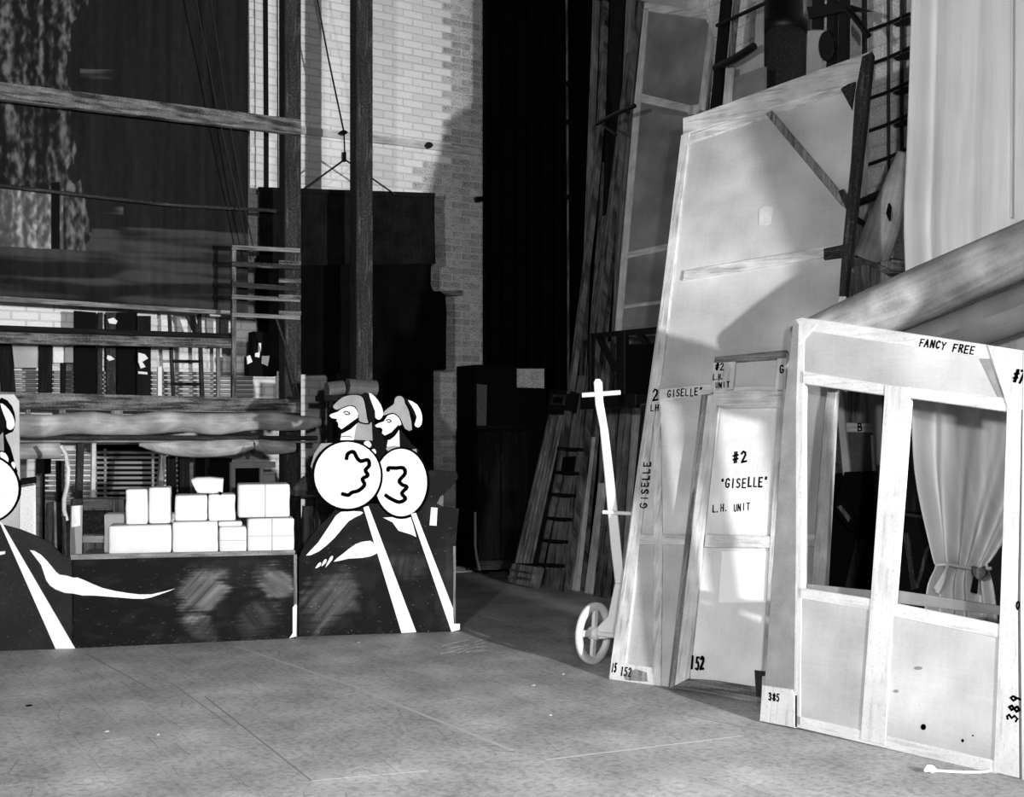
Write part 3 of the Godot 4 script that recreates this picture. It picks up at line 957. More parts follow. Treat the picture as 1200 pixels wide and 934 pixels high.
func spearman_head(t: Node3D, ox: float, oy: float) -> void:
	var s := 4.67
	plate(t, "neck_stripes", M.grey_paint, at_scale(s, ox, oy, [440, 445, 450, 370, 470, 340, 540, 350, 545, 450]), -0.02, 0.004, 0.001)
	plate(t, "neck", M.white_paint, at_scale(s, ox, oy, [368, 447, 376, 405, 440, 360, 468, 335, 452, 380, 442, 447]), -0.02, 0.008, 0.001)
	squiggle(t, "neck_band", at_scale(s, ox, oy, [370, 430, 400, 426, 438, 432]), 0.006, 0.009, t)
	var f1 := plate(t, "face", M.white_paint, at_scale(s, ox, oy, [308, 314, 318, 304, 352, 293, 385, 268, 420, 258, 450, 268, 468, 300, 468, 326, 430, 356, 374, 388, 358, 374, 356, 352, 346, 342, 352, 332, 322, 327]), -0.02, 0.010, 0.001)
	squiggle(t, "eye", at_scale(s, ox, oy, [385, 296, 402, 290, 420, 302, 404, 308, 392, 300]), 0.008, 0.011, f1)
	plate(t, "chin_strap", M.ink, at_scale(s, ox, oy, [472, 318, 474, 344, 424, 388, 378, 412, 364, 396, 400, 370]), -0.01, 0.012, 0.001)
	plate(t, "helmet_edge", M.ink, rounded(at_scale(s, ox, oy, [322, 268, 344, 236, 380, 208, 430, 195, 484, 201, 506, 240, 521, 330, 528, 361, 488, 358, 464, 345, 462, 302, 446, 270, 420, 264, 390, 271, 348, 288]), 2), -0.02, 0.010, 0.001)
	plate(t, "helmet", M.grey_paint, rounded(at_scale(s, ox, oy, [327, 265, 346, 241, 380, 213, 430, 200, 480, 206, 500, 240, 515, 330, 521, 354, 490, 351, 470, 340, 468, 300, 450, 264, 420, 257, 390, 264, 350, 281]), 2), -0.02, 0.013, 0.001)
	plate(t, "crest", M.black_paint, rounded(at_scale(s, ox, oy, [484, 198, 530, 195, 560, 290, 540, 345, 518, 352, 508, 270]), 2), -0.02, 0.008, 0.001)
	plate(t, "plume", M.white_paint, rounded(at_scale(s, ox, oy, [524, 190, 554, 206, 590, 254, 603, 308, 582, 335, 560, 324, 558, 290, 542, 248]), 2), -0.02, 0.013, 0.001)

func brace_behind(t: Node3D, x: float, y0: float, y1: float) -> void:
	var a := on(t.transform, x, y0, -0.03)
	var b := on(t.transform, x, y1, -0.03)
	var st := mb()
	bar(st, Vector3(a.x, a.y, -0.045), Vector3(a.x, 0.01, -0.5), 0.05, 0.025, Vector3.RIGHT)
	build(st, "stage_brace", M.wood_mid, t)
	st = mb()
	bar(st, Vector3(a.x, b.y, -0.035), Vector3(a.x, a.y, -0.035), 0.06, 0.022, Vector3.BACK)
	build(st, "batten", M.wood_mid, t)

func cutouts() -> void:
	# the two spearmen
	var a := ground(350, 747)
	var b := ground(535, 740)
	var t := thing("soldier_cutout", "plywood cut-out of two helmeted spearmen with round white shields", "cutout", facing(a, b - a))
	var s := 4.67
	var z := 0.0
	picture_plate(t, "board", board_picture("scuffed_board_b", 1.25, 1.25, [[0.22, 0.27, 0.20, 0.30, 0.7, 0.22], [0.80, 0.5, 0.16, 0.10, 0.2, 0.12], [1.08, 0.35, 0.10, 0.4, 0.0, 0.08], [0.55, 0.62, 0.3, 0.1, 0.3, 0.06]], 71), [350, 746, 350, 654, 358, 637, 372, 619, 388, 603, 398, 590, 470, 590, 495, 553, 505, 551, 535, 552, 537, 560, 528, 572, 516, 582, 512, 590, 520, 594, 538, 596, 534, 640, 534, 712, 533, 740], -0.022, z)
	brace_behind(t, 380, 640, 740)
	brace_behind(t, 515, 580, 738)
	# dark silhouettes behind the heads
	plate(t, "silhouette", M.black_paint, at_scale(s, 320, 420, [360, 460, 365, 380, 440, 330, 540, 330, 600, 420, 640, 430, 700, 390, 760, 470, 800, 500, 780, 620, 400, 620]), -0.022, -0.004, 0.002)
	plate(t, "shoulder", M.grey_paint, at_scale(s, 320, 420, [205, 590, 225, 520, 262, 465, 330, 462, 300, 520, 240, 600, 215, 612]), -0.018, 0.0, 0.002)
	plate(t, "shoulder", M.grey_paint, at_scale(s, 320, 420, [740, 500, 785, 495, 790, 540, 815, 545, 812, 580, 780, 560]), -0.018, 0.0, 0.002)
	plate(t, "sleeve", M.white_paint, rounded(at_scale(s, 320, 420, [497, 460, 520, 450, 538, 470, 530, 488, 505, 480]), 2), -0.004, 0.003, 0.001)
	plate(t, "sleeve", M.white_paint, rounded(at_scale(s, 320, 420, [536, 505, 555, 495, 565, 515, 550, 530]), 2), -0.004, 0.003, 0.001)
	# far spearman
	plate(t, "neck", M.white_paint, at_scale(s, 320, 420, [622, 482, 630, 440, 690, 380, 693, 482, 660, 490]), -0.02, 0.002, 0.001)
	plate(t, "collar", M.grey_paint, rounded(at_scale(s, 320, 420, [620, 488, 655, 478, 695, 484, 690, 502, 655, 510, 625, 505]), 2), -0.02, 0.004, 0.001)
	var f2 := plate(t, "face", M.white_paint, at_scale(s, 320, 420, [558, 366, 578, 354, 606, 345, 630, 308, 662, 298, 690, 320, 703, 362, 685, 372, 650, 405, 612, 422, 596, 410, 600, 390, 592, 380, 565, 376]), -0.02, 0.003, 0.001)
	squiggle(t, "eye", at_scale(s, 320, 420, [620, 340, 632, 335, 646, 342, 636, 350, 624, 348]), 0.008, 0.004, f2)
	plate(t, "chin_strap", M.ink, at_scale(s, 320, 420, [688, 361, 694, 386, 668, 424, 640, 446, 612, 446, 604, 426, 648, 404]), -0.01, 0.005, 0.001)
	plate(t, "helmet_edge", M.ink, rounded(at_scale(s, 320, 420, [594, 322, 606, 283, 645, 253, 656, 244, 660, 220, 677, 201, 707, 202, 724, 224, 728, 244, 750, 290, 768, 398, 718, 394, 700, 352, 688, 326, 660, 305, 630, 312]), 2), -0.02, 0.004, 0.001)
	plate(t, "helmet", M.grey_paint, rounded(at_scale(s, 320, 420, [600, 312, 612, 286, 650, 258, 662, 246, 666, 222, 680, 207, 704, 208, 718, 226, 722, 246, 744, 290, 761, 390, 724, 386, 706, 348, 690, 320, 660, 298, 630, 304]), 2), -0.02, 0.006, 0.001)
	plate(t, "plume_dark_edge", M.black_paint, rounded(at_scale(s, 320, 420, [715, 220, 740, 222, 790, 300, 780, 340, 750, 270]), 2), -0.02, 0.002, 0.001)  # black painted edge beside the white plume
	plate(t, "plume", M.white_paint, rounded(at_scale(s, 320, 420, [738, 228, 788, 252, 815, 308, 812, 362, 792, 378, 774, 362, 786, 320, 760, 262]), 2), -0.02, 0.006, 0.001)
	plate(t, "shield_rim", M.ink, ellipse(470.5, 566, 33.2, 42.4), -0.022, 0.006, 0.001)
	var s2 := plate(t, "shield", M.white_paint, ellipse(470, 565.5, 30.5, 39.6), -0.01, 0.009, 0.002)
	squiggle(t, "emblem", at_scale(s, 320, 420, [630, 612, 634, 600, 670, 600, 712, 600, 722, 630, 692, 668, 705, 690, 732, 705, 705, 738, 724, 768, 690, 786, 645, 768, 612, 746]), 0.028, 0.009, s2)
	# near spearman
	spearman_head(t, 320, 420)
	plate(t, "shield_rim", M.ink, ellipse(406.8, 557.6, 42, 42), -0.022, 0.012, 0.001)
	var s1 := plate(t, "shield", M.white_paint, ellipse(407.2, 557, 39, 39.2), -0.01, 0.016, 0.002)
	squiggle(t, "emblem", at_scale(s, 320, 420, [402, 548, 410, 522, 440, 512, 462, 548, 482, 562, 518, 556, 526, 585, 506, 612, 518, 640, 490, 660, 500, 692, 470, 722, 432, 734, 410, 748, 374, 740]), 0.028, 0.016, s1)
	# spears, limbs and the card
	plate(t, "spear", M.white_paint, [425.5, 594, 432, 593, 488, 741, 470.5, 742], -0.004, 0.007, 0.001)
	plate(t, "spear", M.white_paint, [481.5, 602, 487.5, 601, 531, 713, 532, 731, 539, 731, 539, 738, 529, 740.5], -0.004, 0.007, 0.001)
	var w := 4.286
	plate(t, "leg_shape", M.white_paint, rounded(at_scale(w, 320, 580, [165, 305, 225, 240, 295, 135, 340, 85, 445, 84, 440, 100, 380, 132, 310, 215, 230, 284]), 2), -0.004, 0.004, 0.001)
	plate(t, "leg_shape", M.white_paint, rounded(at_scale(w, 320, 580, [304, 336, 350, 296, 415, 247, 470, 232, 502, 238, 522, 294, 450, 316, 380, 320]), 2), -0.004, 0.004, 0.001)
	plate(t, "leg_shape", M.white_paint, at_scale(w, 320, 580, [553, 114, 690, 106, 704, 150, 720, 212, 690, 198, 630, 180, 600, 138]), -0.004, 0.004, 0.001)
	for d in [[212, 370, 240, 338], [242, 360, 268, 322], [262, 366, 300, 306]]:
		plate(t, "brush_mark", M.white_paint, rounded(at_scale(w, 320, 580, [d[0], d[1], d[2] - 14, d[3] + 8, d[2], d[3], d[2] - 2, d[3] + 18]), 2), -0.004, 0.003, 0.001)
	plate(t, "card", M.bright_paper, at_scale(w, 320, 580, [794, 62, 826, 65, 821, 155, 786, 152]), -0.004, 0.004, 0.0005)
	plate(t, "edge_strip", M.wood_mid, [531, 712, 531, 640, 534, 640, 534, 738], -0.01, 0.004, 0.001)

	# low painted board between the cut-outs
	a = ground(84, 760)
	b = ground(347, 748)
	t = thing("painted_board", "low dark scuffed board carrying a long white brush stroke", "stage board", facing(a, b - a))
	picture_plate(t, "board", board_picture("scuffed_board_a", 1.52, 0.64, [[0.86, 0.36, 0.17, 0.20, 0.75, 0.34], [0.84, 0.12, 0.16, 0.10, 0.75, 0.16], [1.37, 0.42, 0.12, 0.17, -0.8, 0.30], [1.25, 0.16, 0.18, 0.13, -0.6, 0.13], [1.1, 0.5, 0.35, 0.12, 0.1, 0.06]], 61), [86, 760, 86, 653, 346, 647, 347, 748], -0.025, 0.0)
	plate(t, "edge_strip", M.wood_mid, [83, 656, 83, 650, 346, 645, 346, 650], -0.03, 0.003, 0.001, true)
	plate(t, "edge_strip", M.wood_mid, [344, 745, 344, 650, 348, 650, 348, 747], -0.03, 0.004, 0.001)
	plate(t, "brush_stroke", M.white_paint, rounded(at_scale(3.333, 0, 500, [285, 590, 330, 600, 400, 630, 500, 650, 590, 655, 685, 632, 620, 657, 560, 673, 470, 668, 370, 660, 285, 652]), 2), -0.004, 0.003, 0.001)
	plate(t, "chipped_edge", M.white_paint, [343, 712, 346, 708, 348, 709, 347, 746, 339, 748, 343, 742], 0.0, 0.006, 0.001)
	brace_behind(t, 110, 660, 755)
	brace_behind(t, 320, 652, 745)
	# the spearman cut by the left edge
	a = ground(0, 763)
	b = ground(85, 760)
	var fr := facing(ground(0, 763), b - a)
	t = thing("soldier_cutout", "plywood spearman cut off by the left edge, on a humped dark board", "cutout", fr)
	plate(t, "board", M.dark_paint, [-90, 766, -90, 640, -40, 616, 5, 615, 20, 619, 40, 627, 60, 637, 73, 651, 84, 654, 85, 760], -0.022, 0.0, 0.002)
	plate(t, "backing_board", M.canvas, [-75, 640, -75, 463, 16, 462, 22, 470, 23, 560, 22, 630], -0.03, -0.006, 0.003)
	plate(t, "silhouette", M.ink, rounded([-50, 600, -40, 530, -28, 508, -10, 480, 2, 466, 14, 476, 18, 492, 15, 506, 6, 510, 12, 524, 18, 546, 20, 560, 5, 600], 2), -0.01, 0.0, 0.001)
	spearman_head(t, -112, 432)
	plate(t, "sleeve", M.white_paint, rounded([0, 530, 6, 531, 10, 538, 8, 543, 2, 540], 2), -0.004, 0.005, 0.001)
	plate(t, "sleeve", M.white_paint, rounded([13, 543, 16, 541, 18, 546, 16, 550], 2), -0.004, 0.005, 0.001)
	plate(t, "shield_rim", M.ink, ellipse(-17, 573, 41, 41), -0.02, 0.010, 0.001)
	plate(t, "shield", M.white_paint, ellipse(-17, 573, 38.5, 38.5), -0.01, 0.014, 0.002)
	plate(t, "spear", M.white_paint, [-1, 611, 3, 614, 88, 760, 65, 760.5], -0.004, 0.006, 0.001)
	plate(t, "brush_stroke", M.white_paint, rounded(at_scale(3.333, 0, 500, [116, 482, 160, 500, 205, 550, 232, 578, 286, 590, 286, 652, 215, 635, 180, 600, 160, 540]), 2), -0.004, 0.003, 0.001)
	plate(t, "brush_stroke", M.white_paint, [-20, 648, 6, 646, 6, 649, -20, 656], -0.004, 0.003, 0.001)
	brace_behind(t, 40, 640, 758)

# ---------------------------------------------------------------- white parcels
func packages() -> void:
	var a := ground(84, 760)
	var b := ground(347, 748)
	var fr := facing(a, b - a)
	var bench := thing("bench", "low wooden bench hidden behind the dark board, carrying the white parcels", "bench", moved(fr, 215, 752, -0.09))
	var l := on(bench.transform, 92, 652, 0.0)
	var r := on(bench.transform, 343, 649, 0.0)
	var st := mb()
	box(st, Transform3D(Basis(), Vector3((l.x + r.x) / 2, 0.60, -0.34)), Vector3(r.x - l.x, 0.03, 0.66), 0.004)
	build(st, "bench_top", M.wood_mid, bench)
	for sx in [l.x + 0.06, r.x - 0.06]:
		for sz in [-0.05, -0.6]:
			st = mb()
			box(st, Transform3D(Basis(), Vector3(sx, 0.293, sz)), Vector3(0.05, 0.585, 0.05), 0.004)
			build(st, "leg", M.wood_mid, bench)
	# x0, y0, x1, y1 in the survey, front, depth, strings, label
	var set_: Array = [
		[127, 615, 201, 650, -0.12, 0.30, "", "long low white parcel at the left end of the bottom row"],
		[122, 602, 146, 649, -0.44, 0.20, "", "white parcel half hidden behind the left end of the bottom row"],
		[147, 573, 173, 615, -0.13, 0.28, "", "left of two upright white parcels on the long low one"],
		[174, 571, 200, 614, -0.14, 0.28, "", "right of two upright white parcels on the long low one"],
		[202, 611, 255.5, 649.5, -0.12, 0.30, "", "second parcel from the left in the bottom row, square front without string"],
		[205, 580, 243, 611, -0.14, 0.26, "", "left of two white parcels lying under the torn bundle"],
		[244, 579, 276, 611, -0.15, 0.26, "", "right of two white parcels lying under the torn bundle"],
		[257, 617, 289, 649, -0.12, 0.28, "h", "small parcel in the bottom row with a flat fold across it"],
		[256, 611, 284, 617, -0.19, 0.22, "", "thin flat packet on the small parcel with the fold"],
		[290, 607, 345, 648.5, -0.12, 0.30, "x", "parcel at the right end of the bottom row, corded crosswise"],
		[279, 567, 340, 607, -0.12, 0.32, "v", "plump creased parcel on top at the right end of the pile"],
	]
	for k in set_.size():
		var s: Array = set_[k]
		var t := thing("parcel", s[7], "parcel", moved(fr, (s[0] + s[2]) / 2.0, s[3], s[4]), "white paper parcels on the bench")
		var p := on(t.transform, s[0], s[3])
		var q := on(t.transform, s[2], s[1])
		wrapped(t, p.x, q.x, p.y, q.y, s[5], k)
		var zf := 0.004
		if s[6] in ["v", "x"]:
			st = mb()
			bar(st, Vector3((p.x + q.x) / 2 + 0.01, p.y + 0.006, zf), Vector3((p.x + q.x) / 2 + 0.01, q.y - 0.004, zf), 0.008, 0.006, Vector3.BACK, 0.002)
			build(st, "string", M.twine, t)
		if s[6] in ["h", "x"]:
			st = mb()
			bar(st, Vector3(p.x + 0.006, (p.y + q.y) / 2, zf), Vector3(q.x - 0.006, (p.y + q.y) / 2 - 0.004, zf), 0.008, 0.006, Vector3.BACK, 0.002)
			build(st, "string", M.twine, t)
	var t := thing("parcel", "small torn paper bundle on top of the two lying parcels", "parcel", moved(fr, 245, 578.5, -0.16), "white paper parcels on the bench")
	plate(t, "wrapping", M.paper, [231, 578, 224, 562, 230, 560, 246, 559.5, 262, 561, 261, 577, 250, 578.4], -0.2, 0.0, 0.012)
	plate(t, "torn_flap", M.paper, [224, 563, 229, 565, 234, 578, 229, 574], -0.02, 0.012, 0.002)
	plate(t, "torn_mark", M.ink, [256, 576, 260, 577, 259, 583, 257, 580], -0.004, 0.006, 0.001)

func wrapped(t: Node3D, x0: float, x1: float, y0: float, y1: float, deep: float, sd: int) -> void:   # a soft parcel: bulging faces and rounded edges
	var f := FastNoiseLite.new()
	f.seed = 40 + sd
	f.frequency = 6.0
	var c := Vector3((x0 + x1) / 2, (y0 + y1) / 2, -deep / 2)
	var h := Vector3((x1 - x0) / 2, (y1 - y0) / 2, deep / 2)
	var st := mb(true)
	var n := 8
	for face in 3:
		var a := (face + 1) % 3
		var b := (face + 2) % 3
		for s in [-1.0, 1.0]:
			var g: Array = []
			for i in n + 1:
				var row: Array = []
				for j in n + 1:
					var u := Vector3.ZERO
					u[face] = s
					u[a] = sin((-1.0 + 2.0 * i / n) * PI / 2)
					u[b] = sin((-1.0 + 2.0 * j / n) * PI / 2)
					var p := u * h
					var inner := Vector3(maxf(h.x - 0.018, 0.003), maxf(h.y - 0.018, 0.003), maxf(h.z - 0.018, 0.003))
					var core := p.clamp(-inner, inner)
					var d := p - core
					if d.length() > 0.0001: p = core + d.normalized() * minf(d.length(), 0.018)
					p += Vector3(u.x, 0, u.z) * f.get_noise_3dv(p) * 0.006
					row.append(p + c)
				g.append(row)
			var nn := Vector3.ZERO
			nn[face] = s
			for i in n:
				for j in n:
					var q := [g[i][j], g[i + 1][j], g[i + 1][j + 1], g[i][j + 1]]
					var w := q.map(func(v: Vector3) -> Vector2: return Vector2(v[a], v[b]) + Vector2(sd * 0.37, sd * 0.21))
					quad(st, q[0], q[1], q[2], q[3], nn, w[0], w[1], w[2], w[3])
	build(st, "wrapping", M.paper, t)

# ---------------------------------------------------------------- timber scaffold before the back wall
func timber(called: String, label: String, category: String, w: float, px: Array, thick: float, m: Material, group := "", rot := true) -> MeshInstance3D:
	return one(called, label, category, BACK, w, px, thick, m, group, rot)

func scaffold() -> void:
	var w := 1.30
	# posts reach from the floor past the top of the frame
	var foot_a := on(BACK, 346, 735, w)
	for q in [["square timber post where the long beam ends, left of the black cloths", 334, 353, 340, 353, M.wood_dark], ["tall square timber post rising behind the two spearmen", 418, 437, 419, 438, M.wood_dark]]:
		var a := on(BACK, q[1], 0, w)
		var b := on(BACK, q[2], 0, w)
		var t := thing("timber_post", q[0], "post", Transform3D(BACK.basis, BACK * Vector3((a.x + b.x) / 2, 0, w)), "scaffold posts")
		var st := mb()
		box(st, Transform3D(Basis(), Vector3(0, 3.6, -0.08)), Vector3(b.x - a.x, 7.2, 0.16), 0.006, Vector2(q[1], 0.3))
		build(st, "shaft", q[5], t)
		st = mb()
		box(st, Transform3D(Basis(), Vector3(0, 0.06, -0.08)), Vector3(b.x - a.x + 0.05, 0.12, 0.2), 0.006)
		build(st, "foot_block", M.wood_dark, t)
	var beam := timber("timber_beam", "long weathered plank crossing in front of the dark painted drop", "beam", w + 0.06, [-60, 88, 353, 140, 353, 158, -60, 109], 0.06, M.timber_worn)
	beam.name = "timber_beam"
	var t := thing("pipe_batten", "thin dark pipe hung across the dark drop below the plank", "pipe", moved(BACK, 160, 235, w - 0.2))
	rod(t, "pipe", M.wood_dark, [-60, 210, 100, 229, 200, 240, 338, 248], 0.016)
	timber("timber_beam", "mid-grey rail just below the hem of the dark drop", "beam", w + 0.02, [-60, 384, 0, 389, 272, 397, 272, 408, 0, 402, -60, 399], 0.07, M.timber_worn)
	timber("timber_beam", "black rail lying directly above the mid-grey one", "beam", w - 0.02, [-60, 379, 0, 381, 272, 391, 272, 397, 0, 388, -60, 385], 0.07, M.wood_black)
	timber("timber_beam", "heavy worn rail above the rolled canvas, running to the post", "beam", w + 0.03, [-60, 456, 0, 459, 240, 465, 352, 468, 352, 484, 240, 483, 0, 479, -60, 478], 0.08, M.timber_worn)
	for q in [[31, 481, 36, 492], [70, 480, 77, 492], [131, 481, 144, 489]]:
		timber("wood_block", ["narrow block hanging below the worn rail near the left spearman", "middle block hanging below the worn rail", "broad block hanging below the worn rail"][[31, 70, 131].find(q[0])], "block", w, [q[0], q[1] - 4, q[2], q[1] - 4, q[2], q[3], q[0], q[3]], 0.05, M.wood_mid, "blocks below the worn rail", false)
	# ladder frame at the post
	t = thing("rack_frame", "upright ladder-like timber frame with five rungs beside the scaffold post", "rack", moved(BACK, 275, 468, w + 0.04))
	plate(t, "stile", M.timber_worn, [272, 288, 277, 288, 277, 466, 272, 466], -0.04, 0.0)
	for q in [[287, 291, 5], [306, 310, 6], [330, 336, 6], [345, 349, 5], [366, 370, 5]]:
		plate(t, "rung", [M.wood_mid, M.wood_dark, M.wood_dark, M.wood_mid, M.wood_mid][[287, 306, 330, 345, 366].find(q[0])], [272, q[0], 352, q[1], 352, q[1] + q[2], 272, q[0] + q[2]], 0.0, 0.03, 0.003, true)
	for q in [[327, 305], [327, 326], [327, 345], [327, 364]]:
		plate(t, "cleat", M.timber_worn, [q[0], q[1], 353, q[1] + 1, 353, q[1] + 6, q[0], q[1] + 5], 0.03, 0.05, 0.002, true)
	t = thing("thin_rod", "thin dark rod slanting across the foot of the scaffold post", "rod", moved(BACK, 350, 468, w + 0.1))
	rod(t, "rod", M.wood_dark, [324, 374, 338, 415, 351, 468], 0.010)
	# rolled canvases carried by the scaffold
	t = thing("canvas_roll", "long creased roll of pale canvas lying along the scaffold", "canvas roll", moved(BACK, 200, 496, w + 0.13))
	var st := mb(true)
	var pts: Array = []
	var rad: Array = []
	for k in 25:
		var x := 20.0 + 355.0 * k / 24.0
		pts.append(on(t.transform, x, 498.0 - 4.0 * k / 24.0 + 1.5 * sin(k * 0.9)))
		rad.append(0.086 + 0.006 * sin(k * 1.3) - 0.03 * (1.0 if k == 24 else 0.0) - 0.02 * smoothstep(16, 24, k))
	tube(st, pts, rad, 14)
	build(st, "roll", M.roll_cloth, t)
	t = thing("roll_pole", "dark carrying pole under the long canvas roll", "pole", moved(BACK, 200, 515, w + 0.12))
	rod(t, "pole", M.wood_dark, [18, 512.5, 372, 513.5], 0.020)
	t = thing("roll_pole", "thinner pale pole below the dark carrying pole", "pole", moved(BACK, 200, 519, w + 0.13))
	rod(t, "pole", M.wood_mid, [18, 517, 372, 518], 0.010)
	t = thing("canvas_roll", "short grey roll beside the left spearman", "canvas roll", moved(BACK, 45, 528, w + 0.1))
	rod(t, "roll", M.roll_cloth, [16, 529, 70, 528], 0.062, 0.0, null, 14)
	t = thing("canvas_roll", "bulging pale canvas bundle hanging over the parcels, tied at its right end", "canvas roll", moved(BACK, 235, 528, w + 0.1))
	st = mb(true)
	pts = []
	rad = []
	for k in 19:
		pts.append(on(t.transform, 163 + 182.0 * k / 18, 521 + 5.0 * sin(PI * minf(k / 13.0, 1.0)) + (3.0 if k > 14 else 0.0)))
		rad.append([0.012, 0.03, 0.045, 0.055, 0.062, 0.066, 0.07, 0.072, 0.073, 0.073, 0.072, 0.07, 0.064, 0.045, 0.058, 0.064, 0.062, 0.058, 0.045][k])
	tube(st, pts, rad, 14)
	build(st, "bundle", M.roll_cloth, t)
	st = mb(true)
	var cc := on(t.transform, 296, 524)
	var rr: Array = []
	for k in 13:
		rr.append(cc + Vector3(0, cos(TAU * k / 12) * 0.055, sin(TAU * k / 12) * 0.055))
	tube(st, rr, 0.008, 5, false)
	build(st, "tie", M.dark_cord, t)
	# trestle legs under the rolls
	var gr := "uprights under the canvas rolls"
	timber("upright", "dark upright standing just right of the curved stick", "upright", w - 0.04, [91, 516, 99, 516, 97, 585, 89, 585], 0.06, M.wood_dark, gr, false)
	timber("upright", "narrow pale upright left of the pipe coil's middle", "upright", w - 0.06, [108, 517, 113, 517, 112, 583, 107, 583], 0.05, M.wood_pale, gr, false)
	timber("upright", "leaning dark upright at the right end of the pipe coil", "upright", w - 0.04, [190, 517, 196, 517, 192, 575, 185, 575], 0.06, M.wood_mid, gr, false)
	timber("upright", "dark upright beneath the scaffold post", "upright", w - 0.2, [345, 505, 352, 505, 351, 650, 344, 650], 0.06, M.wood_dark, gr, false)

func back_things() -> void:
	# the dark painted drop
	var fr := moved(BACK, 120, 372, 0.95)
	var t := thing("scenic_drop", "huge dark painted backdrop with a mottled pale column at its left", "backdrop", fr)
	var st := mb(true)
	var l: Array = []
	var r: Array = []
	for k in 7:
		var v := k / 6.0
		l.append(on(fr, -110, lerpf(-120, 345, v)))
		r.append(on(fr, 291, lerpf(-120, 371, v)))
	cloth(st, l, r, 60, 12, func(u: float, v: float) -> Vector3: return Vector3(0, 0, 0.018 * sin(u * 46.0 + v) * (0.4 + 0.6 * v) + 0.012 * sin(u * 17.0)), true)
	build(st, "painted_cloth", M.scenic_drop, t)
	plate(t, "bottom_batten", M.wood_mid, [-70, 343, 0, 347, 270, 364, 270, 369, 0, 353, -70, 349], 0.02, 0.05, 0.003, true)
	# black cloths
	t = thing("black_cloth", "black cloth hung from a bridle in front of the white brick wall", "cloth", moved(BACK, 420, 310, 0.62))
	hang(t, [[304, 222], [304, 270], [304, 312]], [[510, 229], [510, 268], [511, 309]], M.black_cloth, 30, 0.012)
	plate(t, "batten", M.wood_black, [304, 219, 510, 226, 510, 231, 304, 224], -0.03, 0.02, 0.003, true)
	t = thing("black_cloth", "wider black cloth hanging just below the bridled one", "cloth", moved(BACK, 430, 435, 0.52))
	hang(t, [[300, 300], [300, 370], [318, 440]], [[505, 304], [505, 340], [521, 346], [522, 400], [522, 433]], M.velour, 34, 0.014)
	t = thing("black_cloth", "lowest black cloth behind the spearmen's heads", "cloth", moved(BACK, 445, 660, 0.40))
	hang(t, [[383, 425], [383, 540], [383, 662]], [[508, 425], [508, 540], [508, 666]], M.velour, 26, 0.014)
	t = thing("wall_ledge", "small grey ledge sticking out from the brick pillar", "ledge", moved(BACK, 523, 346, 0.0))
	plate(t, "ledge", M.wood_mid, [506, 341, 541, 340, 541, 346, 506, 347], 0.0, 0.14, 0.003, true)
	# rigging bridle
	t = thing("rigging_bridle", "steel wire bridle holding up the black cloth", "rigging", moved(BACK, 404, 228, 0.67))
	rod(t, "wire", M.iron, [368, -20, 385, 70, 403, 155], 0.009, 0.02, null, 5)
	rod(t, "wire", M.iron, [403, 155, 404, 183], 0.008, 0.02, null, 5)
	rod(t, "wire", M.iron, [404, 187, 355, 222], 0.009, 0.02, null, 5)
	rod(t, "wire", M.iron, [404, 187, 430, 205, 463, 228], 0.009, 0.02, null, 5)
	plate(t, "shackle", M.iron, rounded([398, 155, 403, 152, 408, 155, 403, 158], 3), 0.0, 0.05, 0.003)
	plate(t, "hook", M.iron, [402, 178, 406, 178, 406, 189, 402, 189], 0.0, 0.04, 0.003)
	# pale plank fixed to the brick
	t = thing("wall_plank", "long pale plank bolted across the white brick wall", "plank", moved(BACK, 465, 176, 0.01))
	plate(t, "plank", M.wood_pale, [300, 139, 365, 149, 564, 174, 564, 182, 365, 158, 300, 148], 0.0, 0.05, 0.004, true)
	plate(t, "bolt", M.iron, rounded([499, 170, 503, 166, 508, 170, 503, 174], 3), 0.05, 0.09, 0.003)
	# hanging lines and pipes beside the post
	var lines := [["left thin rope slanting down over the dark drop", [228, -10, 255, 130, 280, 240, 291, 300], 0.006, 1.22], ["right thin rope slanting down over the dark drop", [246, -10, 265, 120, 284, 230, 299, 300], 0.006, 1.24], ["dark vertical pipe beside the bright strip of wall", [311, -10, 312, 160, 312, 235], 0.024, 0.5], ["thin vertical cable right of the dark pipe", [325, -10, 326, 230], 0.006, 0.6]]
	for q in lines:
		t = thing("hanging_line", q[0], "rope", moved(BACK, q[1][0], 300, q[3]), "lines hanging by the post")
		rod(t, "line", M.dark_cord, q[1], q[2], 0.0, null, 7)
	# heating coil of white pipes along the wall
	t = thing("pipe_coil", "long coil of horizontal heating pipes along the back wall", "heating pipes", moved(BACK, 110, 585, 0.10))
	for k in 10:
		rod(t, "pipe", M.iron_pipe, [52, 530 + k * 6.0, 210, 530.5 + k * 5.9], 0.014, 0.0, null, 7)
	for x in [122.0, 178.0]:
		plate(t, "bracket", M.iron_pipe, [x, 526, x + 3, 526, x + 3, 588, x, 588], -0.035, 0.0, 0.002)
	one("dark_board", "black board on the wall behind the lower pipe coil", "board", BACK, 0.052, [114, 521, 190, 521, 190, 595, 114, 595], 0.02, M.black_paint)
	t = thing("pipe_coil", "upper coil of white pipes seen between the two scaffold rails", "heating pipes", moved(BACK, 150, 466, 0.10))
	for k in 6:
		rod(t, "pipe", M.iron_pipe, [-10, 436 + k * 5.2, 296, 438 + k * 5.2], 0.015, 0.0, null, 7)
	# dark boards and pale panels standing between the rails
	gr_boards()
	# ladder against the wall
	t = thing("ladder", "small dark ladder against the wall above the worn rail", "ladder", moved(BACK, 218, 466, 0.30))
	plate(t, "rail", M.wood_dark, [197, 368, 201, 368, 206, 468, 202, 468], -0.03, 0.0)
	plate(t, "rail", M.wood_dark, [232, 368, 236, 368, 240, 468, 235, 468], -0.03, 0.0)
